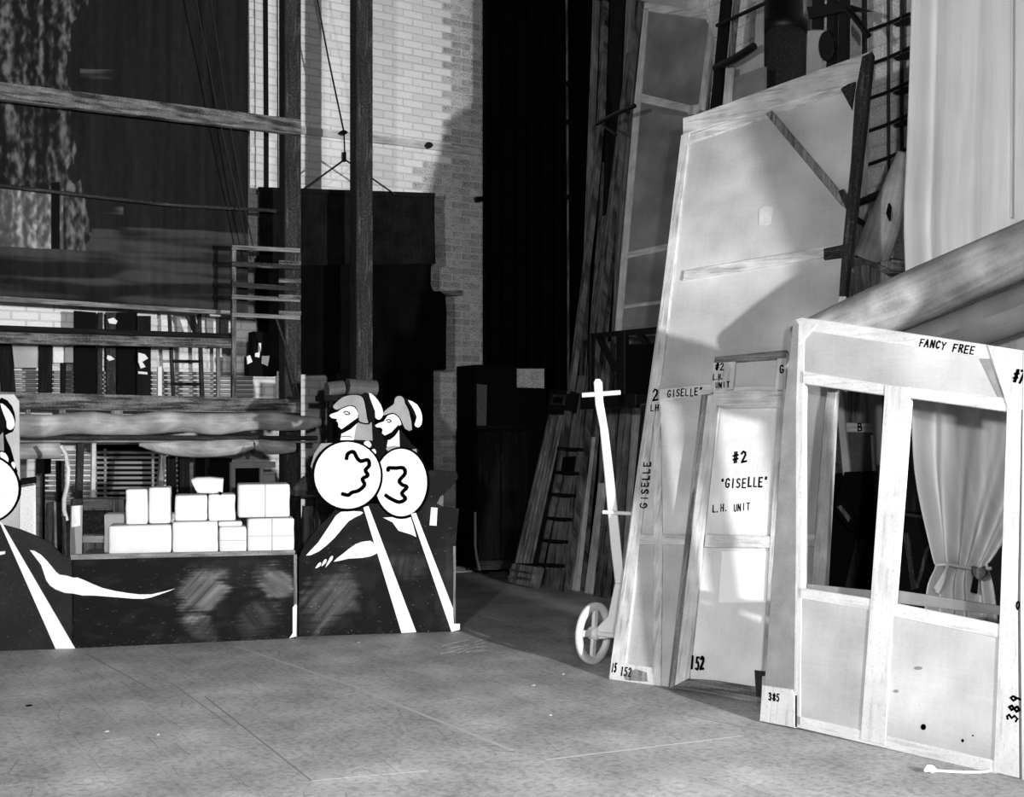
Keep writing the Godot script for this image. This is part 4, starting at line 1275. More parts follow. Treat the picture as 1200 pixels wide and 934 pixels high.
	for y in [423.0, 449.5]:
		plate(t, "rung", M.wood_black, [202, y - 1.5, 236, y - 1, 236, y + 2, 202, y + 1.5], -0.02, 0.004, 0.002, true)
	# things on the low level behind the parcels
	t = thing("wooden_box", "planked wooden box with a white end board, left of the parcels", "box", moved(BACK, 115, 733, 1.6))
	crate(t, "body", M.wood_mid, 97, 585, 146, 733, 0.0, 0.3, 0.006)
	plate(t, "end_board", M.bright_paper, [84, 593, 97, 592, 95, 733, 82, 733], -0.03, 0.01, 0.003)
	plate(t, "end_block", M.wood_dark, [85, 585, 97, 584, 97, 592, 84, 593], -0.03, 0.01, 0.003)
	plate(t, "plank", M.wood_mid, [97, 585, 126, 585, 126, 596, 97, 596], 0.0, 0.012, 0.003, true)
	plate(t, "plank", M.wood_dark, [97, 598, 133, 598, 130, 626, 97, 626], 0.0, 0.008, 0.003, true)
	plate(t, "plank", M.wood_pale, [97, 628, 126, 628, 124, 636, 97, 636], 0.0, 0.012, 0.003, true)
	t = thing("curved_stick", "pale curved stick bent like a bow beside the wooden box", "stick", moved(BACK, 75, 640, 1.9))
	rod(t, "stick", M.wood_pale, [71, 522, 77, 532, 80, 550, 79, 568, 75, 585, 75, 598, 78, 610], 0.016)
	var bund := "boards stacked beside the wooden box"
	one("board", "leftmost dark board stacked on edge by the curved stick", "board", BACK, 1.85, [55, 590, 62, 588, 60, 733, 54, 733], 0.03, M.wood_dark, bund)
	one("board", "pale-edged board between dark ones by the curved stick", "board", BACK, 1.86, [63, 588, 66, 588, 69, 733, 65, 733], 0.03, M.wood_mid, bund)
	one("board", "middle dark board stacked on edge by the curved stick", "board", BACK, 1.84, [67, 588, 72, 588, 76, 733, 70, 733], 0.03, M.wood_black, bund)
	one("board", "rightmost slanting board stacked on edge by the curved stick", "board", BACK, 1.93, [73, 605, 77, 605, 83, 733, 78, 733], 0.03, M.wood_dark, bund)
	one("plaster_block", "rough pale block standing right of the left spearman", "block", BACK, 1.8, [20, 572, 42, 568, 43, 735, 20, 735], 0.2, M.brick_white)
	one("black_panel", "black panel on a thin pole left of the curved stick", "panel", BACK, 0.6, [43, 537, 60, 537, 60, 555, 43, 555], 0.03, M.black_paint)  # plain black panel, nothing written on it
	one("black_panel", "black slab lying on the rough pale block", "panel", BACK, 1.85, [20, 562, 43, 559, 43, 566, 20, 569], 0.1, M.black_paint)
	t = thing("thin_rod", "thin pole carrying the black panel", "rod", moved(BACK, 51, 640, 0.58))
	rod(t, "pole", M.iron, [51, 555, 51, 668], 0.012)
	one("dark_board", "dark board standing between the rods left of the pipe coil", "board", BACK, 0.5, [66, 540, 76, 540, 76, 600, 67, 600], 0.04, M.wood_dark)
	one("dark_box", "black box standing behind the torn bundle", "box", BACK, 0.9, [240, 537, 272, 537, 272, 600, 240, 600], 0.3, M.black_paint)
	t = thing("open_frame", "open grey wooden frame standing behind the plump parcel", "frame", moved(BACK, 295, 600, 1.15))
	plate(t, "rail", M.grey_paint, [271, 542, 323, 541, 323, 548, 271, 549], -0.05, 0.0, 0.003, true)
	plate(t, "stile", M.grey_paint, [271, 549, 276, 549, 276, 600, 271, 600], -0.05, 0.0)
	plate(t, "stile", M.grey_paint, [305, 548, 309, 548, 309, 600, 305, 600], -0.05, 0.0)
	plate(t, "back_panel", M.black_paint, [276, 549, 305, 548, 305, 600, 276, 600], -0.05, -0.03)
	for q in [[196, 535, 206, 560, "left dark plank behind the parcels under the canvas bundle"], [210, 536, 222, 575, "right dark plank behind the parcels under the canvas bundle"]]:
		one("dark_plank", q[4], "plank", BACK, 0.7, [q[0], q[1], q[2], q[1], q[2] + 2, q[3] + 40, q[0] + 1, q[3] + 40], 0.05, M.wood_black, "dark planks behind the parcels")
	one("wooden_shelf", "grey horizontal board right of the plump parcel", "shelf", BACK, 1.1, [340, 582, 374, 582, 374, 585, 340, 585], 0.25, M.wood_mid)
	one("wooden_wedge", "sloping grey board right of the plump parcel", "board", BACK, 1.5, [340, 578, 358, 558, 362, 580, 345, 582], 0.05, M.wood_mid)
	one("upright", "pale plank standing between the parcels and the spearmen", "upright", BACK, 1.3, [356, 593, 367, 593, 366, 668, 355, 668], 0.04, M.wood_mid, "uprights under the canvas rolls")
	one("upright", "narrow upright close to the near spearman's shield", "upright", BACK, 1.3, [371, 585, 374, 585, 374, 668, 371, 668], 0.04, M.wood_mid, "uprights under the canvas rolls")
	for q in [[333, 551, 336, 572, "left thin white lath near the post"], [344, 551, 347, 570, "right thin white lath near the post"]]:
		one("white_lath", q[4], "lath", BACK, 0.95, [q[0], q[1], q[2], q[1], q[2], q[3], q[0], q[3]], 0.02, M.wood_white, "white laths near the post")
	# rolls standing behind the near spearman's helmet
	for q in [[[383, 456, 402, 454], 0.058, "smaller grey roll behind the near spearman's helmet"], [[407, 453, 440, 455], 0.066, "larger grey roll directly above the near spearman's helmet"]]:
		t = thing("paper_roll", q[2], "roll", moved(BACK, q[0][0], q[0][1], 2.0), "grey rolls above the helmet")
		rod(t, "roll", M.plaster_grey, q[0], q[1], 0.0, null, 14)
	one("roll_shelf", "dark plank carrying the grey rolls behind the helmets", "shelf", BACK, 2.05, [380, 463, 442, 463, 442, 470, 380, 470], 0.2, M.wood_black)
	for x in [386.0, 434.0]:
		one("shelf_leg", "left leg of the dark plank behind the helmets" if x < 400.0 else "right leg of the dark plank behind the helmets", "leg", BACK, 2.0, [x, 470, x + 5, 470, x + 5, 700, x, 700], 0.05, M.wood_black, "legs of the dark plank")

func hang(t: Node3D, left: Array, right: Array, m: Material, folds: int, amp: float) -> void:
	var st := mb(true)
	var l: Array = left.map(func(q: Array) -> Vector3: return on(t.transform, q[0], q[1]))
	var r: Array = right.map(func(q: Array) -> Vector3: return on(t.transform, q[0], q[1]))
	cloth(st, l, r, folds * 2, 10, func(u: float, v: float) -> Vector3: return Vector3(0, 0, amp * sin(u * folds) + amp * 0.6 * sin(u * folds * 0.37 + 1.0 + v)))
	build(st, "cloth", m, t)

func gr_boards() -> void:
	var g := "boards standing between the scaffold rails"
	var q := [
		[[-4, 398, 14, 398, 19, 462, 2, 462], "wood_black", "slanting black board at the left edge between the rails"],
		[[14, 402, 46, 404, 45, 431, 17, 431], "canvas", "pale square panel between two black boards"],
		[[46, 404, 62, 405, 61, 462, 45, 462], "wood_black", "black board right of the pale square panel"],
		[[62, 402, 77, 402, 77, 426, 62, 425], "brick_white", "pale panel right of the second black board"],
		[[76, 402, 86, 402, 86, 425, 76, 425], "grey_paint", "grey panel beside the wide black board"],
		[[71, 425, 78, 425, 77, 462, 71, 462], "wood_black", "narrow black board under the pale panels"],
		[[87, 364, 113, 366, 113, 464, 87, 464], "black_paint", "widest black board below the drop's hem"],
		[[115, 366, 121, 366, 120, 464, 114, 464], "wood_dark", "thin speckled board next to the widest black one"],
		[[124, 366, 136, 366, 136, 464, 125, 464], "wood_dark", "dark board with a torn white scrap at its top"],
		[[137, 366, 161, 366, 160, 464, 137, 464], "black_paint", "black board left of the white-daubed one"],
		[[161, 370, 177, 370, 177, 464, 160, 464], "wood_black", "dark board daubed with white paint"],
		[[258, 372, 268, 372, 268, 408, 258, 408], "wood_dark", "short dark board under the drop's right end"],
	]
	for k in q.size():
		one("standing_board", q[k][2], "board", BACK, 0.34 + 0.035 * (k % 3), q[k][0], 0.03, M[q[k][1]], g)
	var scr := [[[126, 374, 133, 372, 138, 376, 136, 380, 128, 379], "torn white scrap at the top of a dark board"], [[126, 416, 130, 417, 135, 421, 128, 423, 125, 420], "lower white scrap on the dark board"], [[162, 413, 170, 415, 174, 420, 167, 424, 171, 430, 165, 432, 162, 424], "daub-like white scrap on the dark board"], [[162, 435, 173, 436, 173, 439, 162, 438], "thin white scrap low on the daubed board"]]
	for s in scr:
		one("paper_scrap", s[1], "scrap", BACK, 0.435, s[0], 0.01, M.bright_paper, "white scraps on the dark boards")
	one("white_stick", "short white stick standing left of the small ladder", "stick", BACK, 0.36, [185, 430, 190, 429, 190, 468, 185, 468], 0.03, M.white_paint)
	one("dark_brace", "dark slanting brace at the top of the small ladder", "brace", BACK, 0.42, [218, 370, 228, 370, 236, 394, 229, 394], 0.03, M.wood_dark)
	one("wall_post", "dark vertical board on the wall above the upper coil", "board", BACK, 0.2, [254, 372, 258, 372, 258, 468, 254, 468], 0.03, M.wood_mid)
	var t := thing("equipment_box", "black box hanging inside the rack frame with white slips", "box", moved(BACK, 305, 440, 0.8))
	crate(t, "body", M.black_paint, 297, 389, 316, 416, 0.0, 0.15, 0.004)
	crate(t, "lower_body", M.black_paint, 292, 418, 325, 440, 0.0, 0.15, 0.004)
	for p in [[289, 418, 293, 416, 296, 424, 290, 427], [299, 414, 305, 412, 304, 419, 299, 418], [307, 417, 316, 417, 314, 429, 307, 426], [303, 402, 306, 402, 306, 412, 303, 412]]:
		plate(t, "paper_slip", M.bright_paper, p, 0.0, 0.012, 0.001)
	t = thing("perforated_strip", "narrow pale strip with a column of dark holes by the post", "strip", moved(BACK, 329, 466, 0.8))
	plate(t, "strip", M.wood_white, [324, 435, 333, 435, 333, 467, 324, 467], -0.03, 0.0)
	for k in 6:
		plate(t, "hole", M.ink, ellipse(328 + (k % 2) * 1.5, 439 + k * 4.6, 1.4, 1.5, 8), -0.002, 0.003, 0.0005)
	one("grey_curtain_board", "dim grey board hanging behind the slanting rod", "board", BACK, 0.42, [316, 372, 332, 372, 334, 436, 316, 436], 0.03, M.wood_dark)

# ---------------------------------------------------------------- the dark corner
func dark_corner() -> void:
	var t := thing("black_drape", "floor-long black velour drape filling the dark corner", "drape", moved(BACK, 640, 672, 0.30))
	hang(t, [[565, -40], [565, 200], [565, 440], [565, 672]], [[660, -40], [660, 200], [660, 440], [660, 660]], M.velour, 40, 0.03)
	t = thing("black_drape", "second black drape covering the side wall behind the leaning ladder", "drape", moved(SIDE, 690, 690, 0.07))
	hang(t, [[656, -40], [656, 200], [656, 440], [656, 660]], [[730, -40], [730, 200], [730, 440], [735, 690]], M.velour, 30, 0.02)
	t = thing("corner_pipe", "thin bare pipe standing upright in front of the black drape", "pipe", moved(BACK, 668, 664, 0.55))
	rod(t, "pipe", M.timber_worn, [664, -20, 665, 150, 666, 330, 666, 664], 0.013, 0.0, null, 8)
	for y in [95.0, 140.0, 228.0]:
		plate(t, "clip", M.iron, [664, y, 671, y, 671, y + 6, 664, y + 6], -0.02, 0.025, 0.002)
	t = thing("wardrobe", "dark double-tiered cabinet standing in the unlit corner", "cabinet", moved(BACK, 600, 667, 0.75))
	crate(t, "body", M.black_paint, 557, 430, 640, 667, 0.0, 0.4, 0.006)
	plate(t, "pale_panel", M.brick_worn, [606, 432, 638, 432, 638, 455, 606, 454], -0.004, 0.006)
	plate(t, "pale_strip", M.plaster_grey, [559, 450, 571, 451, 570, 499, 559, 500], -0.004, 0.006)
	plate(t, "ledge", M.wood_black, [558, 499, 615, 498, 615, 502, 558, 503], 0.0, 0.03, 0.002, true)
	plate(t, "door", M.wood_black, [560, 506, 586, 506, 586, 655, 561, 656], 0.0, 0.02, 0.003)
	plate(t, "door", M.wood_black, [588, 506, 618, 506, 618, 655, 588, 655], 0.0, 0.02, 0.003)
	plate(t, "plinth", M.wood_dark, [559, 657, 625, 656, 625, 667, 559, 668], 0.0, 0.015, 0.002, true)
	t = thing("wall_conduit", "pair of thin dark conduits running down the brick pillar's edge", "pipe", moved(BACK, 551, 670, 0.06))
	rod(t, "conduit", M.iron, [551, 432, 551, 668], 0.014)
	rod(t, "conduit", M.iron, [547, 560, 547, 668], 0.010)
	t = thing("wall_hook", "small dark iron stub on the brick pillar's right edge", "hook", moved(BACK, 562, 235, 0.02))
	rod(t, "stub", M.iron, [557, 234, 566, 233], 0.03, 0.05)
	t = thing("floor_valve", "bent pale pipe end sticking up by the cabinet's foot", "pipe", moved(BACK, 560, 668, 0.9))
	rod(t, "pipe_end", M.iron_pipe, [557, 600, 557, 640, 559, 655, 562, 668], 0.014)

# ---------------------------------------------------------------- timber leaning along the right wall
func lean_board(called: String, label: String, category: String, b: Array, t: Array, wb: float, wt: float, m: Material, w: float, thick := 0.04, group := "boards leaning along the right wall") -> MeshInstance3D:
	var fr := leaning(652, 692, 684, 440, V)          # every board of the stack lies parallel to the ladder, w behind it
	if w > 0.0:                                        # the long ones stand steeper, close to the wall
		fr = leaning(b[0], b[1], t[0], t[1], V)
	else:
		fr.origin += fr.basis.z * Vector3(1, 0, 1) * w
	var poly := outline(fr, [b[0] - wb / 2, b[1] - 1, t[0] - wt / 2, t[1], t[0] + wt / 2, t[1], b[0] + wb / 2, b[1] + 2], 0.0)
	var mid := (poly[0].x + poly[3].x) / 2
	poly[0].y = 0.0
	poly[3].y = 0.0
	for k in 4: poly[k].x -= mid
	fr.origin += fr.basis.x * mid
	var st := mb()
	slab(st, poly, -thick, 0.0, 0.004, false, Vector2(rng.randf(), rng.randf()) * 3.0)
	var o := build(st, numbered(called), m, self)
	o.transform = fr
	tag(o, label, category, group)
	return o

func side_stack() -> void:
	# fluted column
	var fr := leaning(608, 686, 653, 457, V)
	var t := thing("fluted_column", "dark fluted pilaster with square capital and base, leaning in the corner", "column", fr)
	plate(t, "shaft", M.wood_black, [600, 662, 642, 480, 662, 480, 624, 664], -0.05, 0.0)
	for k in 5:
		var o := k * 4.2
		plate(t, "flute_ridge", M.wood_mid, [603 + o, 660, 643 + o * 0.9, 486, 645 + o * 0.9, 486, 605.5 + o, 660], 0.0, 0.018, 0.004)
	plate(t, "capital", M.wood_black, [640, 480, 644, 456, 669, 458, 664, 481], -0.08, 0.03, 0.006)
	plate(t, "capital_panel", M.wood_dark, [644, 474, 647, 462, 663, 463, 660, 475], 0.03, 0.042, 0.004)
	plate(t, "capital_inset", M.black_paint, [647, 472, 649, 465, 660, 466, 658, 473], 0.04, 0.045, 0.001)
	plate(t, "base", M.wood_mid, [594, 682, 600, 660, 627, 664, 621, 688], -0.08, 0.03, 0.006)
	for y in [668.0, 676.0]:
		plate(t, "base_molding", M.timber_worn, [597.5 - (y - 668) * 0.25, y - 2, 625 - (y - 668) * 0.25, y + 2, 624 - (y - 668) * 0.25, y + 5, 596.5 - (y - 668) * 0.25, y + 1], 0.03, 0.05, 0.004, true)
	# ladder
	fr = leaning(652, 692, 684, 440, V)
	t = thing("ladder", "tall dark ladder leaning between the fluted column and the pale planks", "ladder", fr)
	plate(t, "rail", M.timber_worn, [652, 694, 671, 566, 687, 440, 728, 110, 742, 0, 750, 0, 735, 110, 695, 440, 680, 566, 662, 694], -0.05, 0.0)
	plate(t, "rail", M.timber_worn, [622, 686, 650, 560, 667, 440, 690, 250, 700, 130, 704, 0, 709, 0, 705, 130, 694, 252, 671, 440, 654, 560, 626, 687], -0.05, 0.0)
	for q in [[632, 660, 660], [637, 632, 664], [642, 606, 669], [647, 578, 673], [650, 552, 677], [654, 524, 682]]:
		plate(t, "rung", M.wood_black, [q[0] - 5, q[1] - 1, q[2], q[1] + 1, q[2], q[1] + 5, q[0] - 5, q[1] + 3], -0.045, 0.02, 0.003, true)
	plate(t, "crosspiece", M.black_paint, [652, 536, 683, 534, 682, 552, 650, 552], -0.04, -0.02)
	# boards behind the ladder
	lean_board("leaning_board", "grey board behind the ladder rungs", "board", [646, 684], [684, 440], 20, 14, M.wood_mid, -0.12)
	lean_board("leaning_board", "broad shadowy board left of the second tall flat", "board", [676, 686], [716, 190], 12, 22, M.timber_worn, -0.20)
	lean_board("leaning_board", "long thin dark lath rising to the top beside the black drape", "board", [672, 680], [697, 0], 4, 5, M.wood_mid, 1.0)
	lean_board("leaning_board", "long black plank reaching the top edge of the photo", "board", [697, 684], [724, -30], 14, 16, M.wood_black, 1.0)
	lean_board("leaning_board", "long narrow grey plank beside the second tall flat", "board", [708, 688], [738, -20], 8, 7, M.wood_mid, 1.0)
	lean_board("leaning_board", "ragged pale plank right of the ladder", "board", [671, 690], [690, 512], 9, 8, M.wood_pale, -0.14)
	lean_board("leaning_board", "slim pale plank behind the hand cart's shaft", "board", [690, 686], [704, 566], 8, 6, M.wood_pale, -0.14)
	lean_board("leaning_board", "dark plank with worn white edge near the cart wheel", "board", [703, 698], [712, 600], 16, 14, M.timber_worn, -0.10)
	lean_board("leaning_board", "left of two tall pale planks right of the cart shaft", "board", [716, 700], [731, 478], 10, 10, M.wood_mid, -0.22)
	lean_board("leaning_board", "right of two tall pale planks right of the cart shaft", "board", [722, 702], [744, 474], 8, 7, M.wood_pale, -0.30)
	lean_board("leaning_board", "mottled grey board under the black bracket", "board", [700, 696], [716, 400], 14, 12, M.wood_mid, -0.26)
	# black iron bracket shelf
	t = thing("iron_bracket", "black iron bracket shelf between the ladder and the tallest flat", "bracket", moved(SIDE, 725, 480, 1.35))
	plate(t, "top_bar", M.iron, [688, 396, 690, 391, 768, 383, 768, 391], -0.05, 0.0, 0.002, true)
	plate(t, "low_bar", M.iron, [680, 462, 770, 462, 770, 470, 725, 477, 680, 480], -0.05, 0.0, 0.002, true)
	for q in [[689, 392, 692, 470], [722, 388, 732, 476], [712, 462, 745, 478]]:
		plate(t, "upright", M.iron, [q[0], q[1], q[2], q[1], q[2], q[3], q[0], q[3]], -0.04, 0.004, 0.002)
	plate(t, "diagonal", M.iron, [697, 394, 702, 393, 722, 432, 718, 436], -0.03, 0.006, 0.002)
	plate(t, "diagonal", M.iron, [742, 390, 748, 388, 760, 402, 756, 406], -0.03, 0.006, 0.002)
	plate(t, "back_plate", M.black_paint, [732, 404, 770, 402, 770, 462, 732, 462], -0.05, -0.02, 0.002)
	# second tall flat, dim, behind the tallest one
	fr = leaning(700, 705, 757, 8, Vector3(0.85, 0, 0.53))
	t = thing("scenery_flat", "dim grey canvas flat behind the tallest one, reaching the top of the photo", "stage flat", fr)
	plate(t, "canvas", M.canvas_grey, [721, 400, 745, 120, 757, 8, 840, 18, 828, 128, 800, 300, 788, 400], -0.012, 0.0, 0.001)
	plate(t, "stile", M.wood_pale, [719, 402, 742, 130, 754, 10, 760, 10, 750, 130, 727, 402], -0.03, 0.02)
	plate(t, "stile", M.wood_pale, [840, 18, 832, 16, 818, 128, 826, 130], -0.03, 0.02)
	plate(t, "top_rail", M.wood_pale, [754, 12, 755, 3, 841, 14, 840, 24], -0.03, 0.02, 0.003, true)
	plate(t, "rail", M.wood_pale, [744, 118, 746, 108, 812, 124, 820, 128, 816, 134, 808, 132], -0.02, 0.016, 0.003, true)
	plate(t, "corner_block", M.wood_pale, [806, 124, 820, 122, 816, 134, 806, 134], 0.0, 0.022, 0.002)
	plate(t, "rail", M.wood_pale, [732, 303, 733, 296, 798, 282, 797, 290], -0.02, 0.016, 0.003, true)
	plate(t, "rail", M.wood_pale, [726, 362, 727, 358, 790, 350, 789, 354], -0.02, 0.010, 0.003, true)
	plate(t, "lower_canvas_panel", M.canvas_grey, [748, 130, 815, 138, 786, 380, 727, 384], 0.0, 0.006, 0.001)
	# dark stay crossing to the flat
	t = thing("iron_stay", "dark iron stay slanting from the ladder up to the dim flat", "stay", moved(SIDE, 720, 145, 1.0))
	rod(t, "rod", M.iron, [699, 145, 720, 134, 744, 124], 0.02)
	rod(t, "rod", M.iron, [706, 146, 722, 158], 0.012)

func side_top() -> void:
	var t: Node3D
	# wall rack of thin bars
	t = thing("wall_rack", "rack of thin dark bars fixed to the brick between the flat and the white drape", "rack", moved(SIDE, 1040, 330, 0.12))
	for q in [[1013, -8, 1014, 335, 0.02], [1041, -8, 1042, 250, 0.011], [1057, -8, 1057, 240, 0.015]]:
		rod(t, "upright", M.rust_iron, [q[0], q[1], q[2], q[3]], q[4])
	for y in [24.0, 64.0, 104.0, 142.0, 181.0, 218.0]:
		rod(t, "bar", M.iron, [1014, y + 13, 1040, y + 4, 1066, y - 8], 0.014)
		plate(t, "lug", M.iron, [1046, y + 4, 1064, y - 4, 1064, y + 4, 1050, y + 7], 0.0, 0.03, 0.002)
	one("wall_board", "pale upright board beside the tallest flat's dark stile", "board", SIDE, 0.25, [1010, 70, 1016, 68, 1012, 340, 1005, 340], 0.03, M.wood_pale)
	t = thing("iron_bar", "thick black bar jutting from behind the tallest flat", "bar", moved(SIDE, 1030, 235, 0.45))
	rod(t, "bar", M.iron, [1004, 238, 1030, 229, 1052, 218], 0.028)
	t = thing("iron_bar", "short black bar below the thick jutting one", "bar", moved(SIDE, 1012, 268, 0.5))
	rod(t, "bar", M.iron, [1002, 256, 1012, 262, 1020, 268], 0.022)
	# canvas roll and box at the foot of the rack
	t = thing("canvas_roll", "pale canvas roll leaning steeply behind the tallest flat", "canvas roll", moved(SIDE, 1030, 320, 0.9))
	var st := mb(true)
	tube(st, [on(t.transform, 1021, 302), on(t.transform, 1036, 262), on(t.transform, 1054, 215), on(t.transform, 1066, 180)], [0.12, 0.115, 0.095, 0.08], 16)
	build(st, "roll", M.roll_cloth, t)
	plate(t, "dark_patch", M.black_paint, [1038, 250, 1041, 238, 1043, 243, 1042, 259], 0.10, 0.115, 0.002)
	t = thing("wooden_box", "dark wooden box under the steep canvas roll", "box", moved(SIDE, 1025, 345, 0.95))
	crate(t, "body", M.wood_mid, 1000, 304, 1046, 350, 0.0, 0.4, 0.006)
	plate(t, "lid", M.timber_worn, [998, 300, 1006, 298, 1047, 318, 1044, 325], -0.4, 0.02, 0.004, true)
	# dark cylinder and pale boards above the tallest flat
	t = thing("iron_stack", "thick rusty iron pipe standing behind the tallest flat", "pipe", Transform3D(Basis(), far(918, 100, 8.9) * Vector3(1, 0, 1)))
	st = mb(true)
	lathe(st, Transform3D(), [[0.0, 0.0], [0.172, 0.0], [0.172, 4.62], [0.0, 4.62]], 28)
	build(st, "lower_pipe", M.rust_iron, t)
	st = mb(true)
	lathe(st, Transform3D(), [[0.0, 4.58], [0.185, 4.58], [0.185, 4.66], [0.15, 4.68], [0.15, 6.6], [0.0, 6.6]], 28)
	build(st, "upper_pipe", M.iron, t)
	one("pale_board", "pale board with notched top right of the rusty pipe", "board", SIDE, 0.75, [946, 36, 965, 34, 960, 95, 944, 100], 0.03, M.canvas)
	t = thing("iron_disc", "black iron disc and bars above the tallest flat", "ironwork", moved(SIDE, 975, 80, 0.85))
	plate(t, "disc", M.iron, ellipse(968, 54, 9, 18, 20), -0.03, 0.0, 0.002)
	for q in [[969, 978], [983, 992], [952, 962]]:
		plate(t, "upright", M.iron, [q[0], -10, q[1], -10, q[1] - 1, 85 if q[0] > 960 else 34, q[0] - 1, 85 if q[0] > 960 else 34], -0.06, -0.02, 0.002)
	plate(t, "crossbar", M.iron, [945, 8, 985, 2, 1018, 12, 985, 14, 948, 22], -0.05, 0.0, 0.002)
	rod(t, "arm", M.iron, [993, 10, 1006, 26, 1018, 42], 0.022, 0.02)
	one("grey_flat", "small grey panel with pale stile left of the rusty pipe", "panel", SIDE, 1.06, [855, 92, 895, 78, 895, 130, 848, 140], 0.03, M.grey_paint)
	one("pale_board", "narrow pale board edge left of the small grey panel", "board", SIDE, 1.11, [850, 80, 857, 79, 853, 140, 846, 140], 0.03, M.wood_pale)
	one("pale_board", "pale cloth-covered board above the small grey panel", "board", SIDE, 0.9, [855, 78, 884, 54, 886, 0, 892, 0, 892, 84, 855, 94], 0.03, M.canvas)
	t = thing("iron_bar", "black bar slanting left of the rusty pipe", "bar", moved(SIDE, 860, 75, 1.15))
	rod(t, "bar", M.iron, [838, 80, 862, 68, 884, 54], 0.03)
	rod(t, "upper_bar", M.iron, [840, 30, 866, 18, 896, 4], 0.015)
	for q in [[831, 842, "wider dark plank beside the dim flat's top corner"], [846, 851, "thin dark plank beside the dim flat's top corner"]]:
		one("dark_plank", q[2], "plank", SIDE, 1.0, [q[0] + 14, -8, q[1] + 14, -8, q[1], 135, q[0], 135], 0.03, M.wood_black if q[0] < 840 else M.wood_mid, "dark planks by the dim flat")

# ---------------------------------------------------------------- white drape and the big rolls at the right
func drape_and_rolls() -> void:
	var fr := facing(far(1130, 505, 6.95), Vector3(0.8, 0, 0.6))
	fr.origin.y = 0.0
	var t := thing("white_drape", "tall white muslin drape hanging at the right edge, gathered below", "drape", fr)
	var st := mb(true)
	var l := [[1073, -60], [1070, 60], [1066, 180], [1063, 260], [1066, 340], [1072, 470], [1078, 560], [1098, 650], [1102, 662], [1092, 690], [1088, 760]].map(func(q: Array) -> Vector3: return on(fr, q[0], q[1]))
	var r := [[1290, -60], [1290, 60], [1290, 180], [1288, 260], [1284, 340], [1262, 470], [1225, 560], [1168, 650], [1160, 662], [1168, 690], [1176, 760]].map(func(q: Array) -> Vector3: return on(fr, q[0], q[1]))
	cloth(st, l, r, 90, 44, func(u: float, v: float) -> Vector3:
		var tight := exp(-pow((v - 0.885) / 0.06, 2.0))
		var a := 0.018 + 0.026 * smoothstep(0.3, 0.8, v)
		return Vector3(0, 0, a * sin(u * 31.0 + 1.5 * v) + 0.6 * a * sin(u * 13.0 + 0.7) + 0.05 * exp(-pow(u / 0.04, 2.0)) - 0.07 * exp(-pow((u - 0.10) / 0.035, 2.0)) + 0.03 * exp(-pow((u - 0.2) / 0.05, 2.0)) + 0.05 * tight * sin(u * PI)))
	build(st, "muslin", M.muslin, t)
	st = mb(true)
	var tie := [[1098, 662], [1110, 661], [1125, 664], [1145, 667], [1162, 666]].map(func(q: Array) -> Vector3: return on(fr, q[0], q[1], 0.12))
	tube(st, tie, 0.011, 6)
	build(st, "tie_cord", M.cord, t)
	for q in [[[1110, 662], [1106, 680], [1098, 694]], [[1112, 662], [1104, 676], [1096, 690]]]:
		st = mb(true)
		tube(st, q.map(func(k: Array) -> Vector3: return on(fr, k[0], k[1], 0.13)), [0.009, 0.01, 0.018], 6)
		build(st, "cord_end", M.cord, t)
	plate(t, "bow", M.wood_mid, rounded([1138, 664, 1146, 666, 1152, 664, 1156, 672, 1148, 680, 1140, 674], 2), 0.11, 0.15, 0.006)
	plate(t, "bow_tail", M.black_paint, [1141, 674, 1146, 676, 1144, 696, 1137, 694], 0.11, 0.135, 0.004)
	plate(t, "seam", M.muslin, [1185, -40, 1187, -40, 1186, 255, 1184, 255], 0.02, 0.06, 0.002)
	# big canvas rolls lying above the window flat
	t = thing("canvas_roll", "thick pale canvas roll lying above the low window flat", "canvas roll", Transform3D(Basis(), far(1120, 330, 6.1)))
	st = mb(true)
	var a := far(940, 404, 6.66) - t.position
	var b := far(1340, 232, 5.45) - t.position
	tube(st, [a, a.lerp(b, 0.2), a.lerp(b, 0.4), a.lerp(b, 0.6), a.lerp(b, 0.8), b], [0.125, 0.14, 0.146, 0.142, 0.136, 0.134], 24)
	build(st, "roll", M.roll_cloth, t)
	t = thing("canvas_roll", "darker grey roll tucked under the thick pale one", "canvas roll", Transform3D(Basis(), far(1160, 368, 6.1)))
	st = mb(true)
	a = far(985, 440, 6.6) - t.position
	b = far(1340, 310, 5.65) - t.position
	tube(st, [a, a.lerp(b, 0.33), a.lerp(b, 0.66), b], [0.10, 0.115, 0.12, 0.12], 22)
	build(st, "roll", M.canvas_grey, t)

	# trestle past the right edge that carries the rolls
	var p := far(1262, 400, 5.8)
	t = thing("trestle", "plain timber trestle outside the right edge, carrying the two big rolls", "trestle", Transform3D(Basis(Vector3(0.8, 0, 0.6), Vector3.UP, Vector3(-0.6, 0, 0.8)), Vector3(p.x, 0, p.z)))
	var top := 1.9
	for x in [-0.16, 0.16]:
		st = mb()
		box(st, Transform3D(Basis(), Vector3(x, top / 2, -0.12)), Vector3(0.06, top, 0.06), 0.004)
		build(st, "leg", M.wood_mid, t)
	st = mb()
	box(st, Transform3D(Basis(), Vector3(0, top - 0.03, -0.05)), Vector3(0.6, 0.06, 0.08), 0.004)
	build(st, "crossbar", M.wood_mid, t)
	st = mb()
	box(st, Transform3D(Basis(), Vector3(0, 0.03, -0.12)), Vector3(0.5, 0.06, 0.3), 0.004)
	build(st, "foot", M.wood_mid, t)

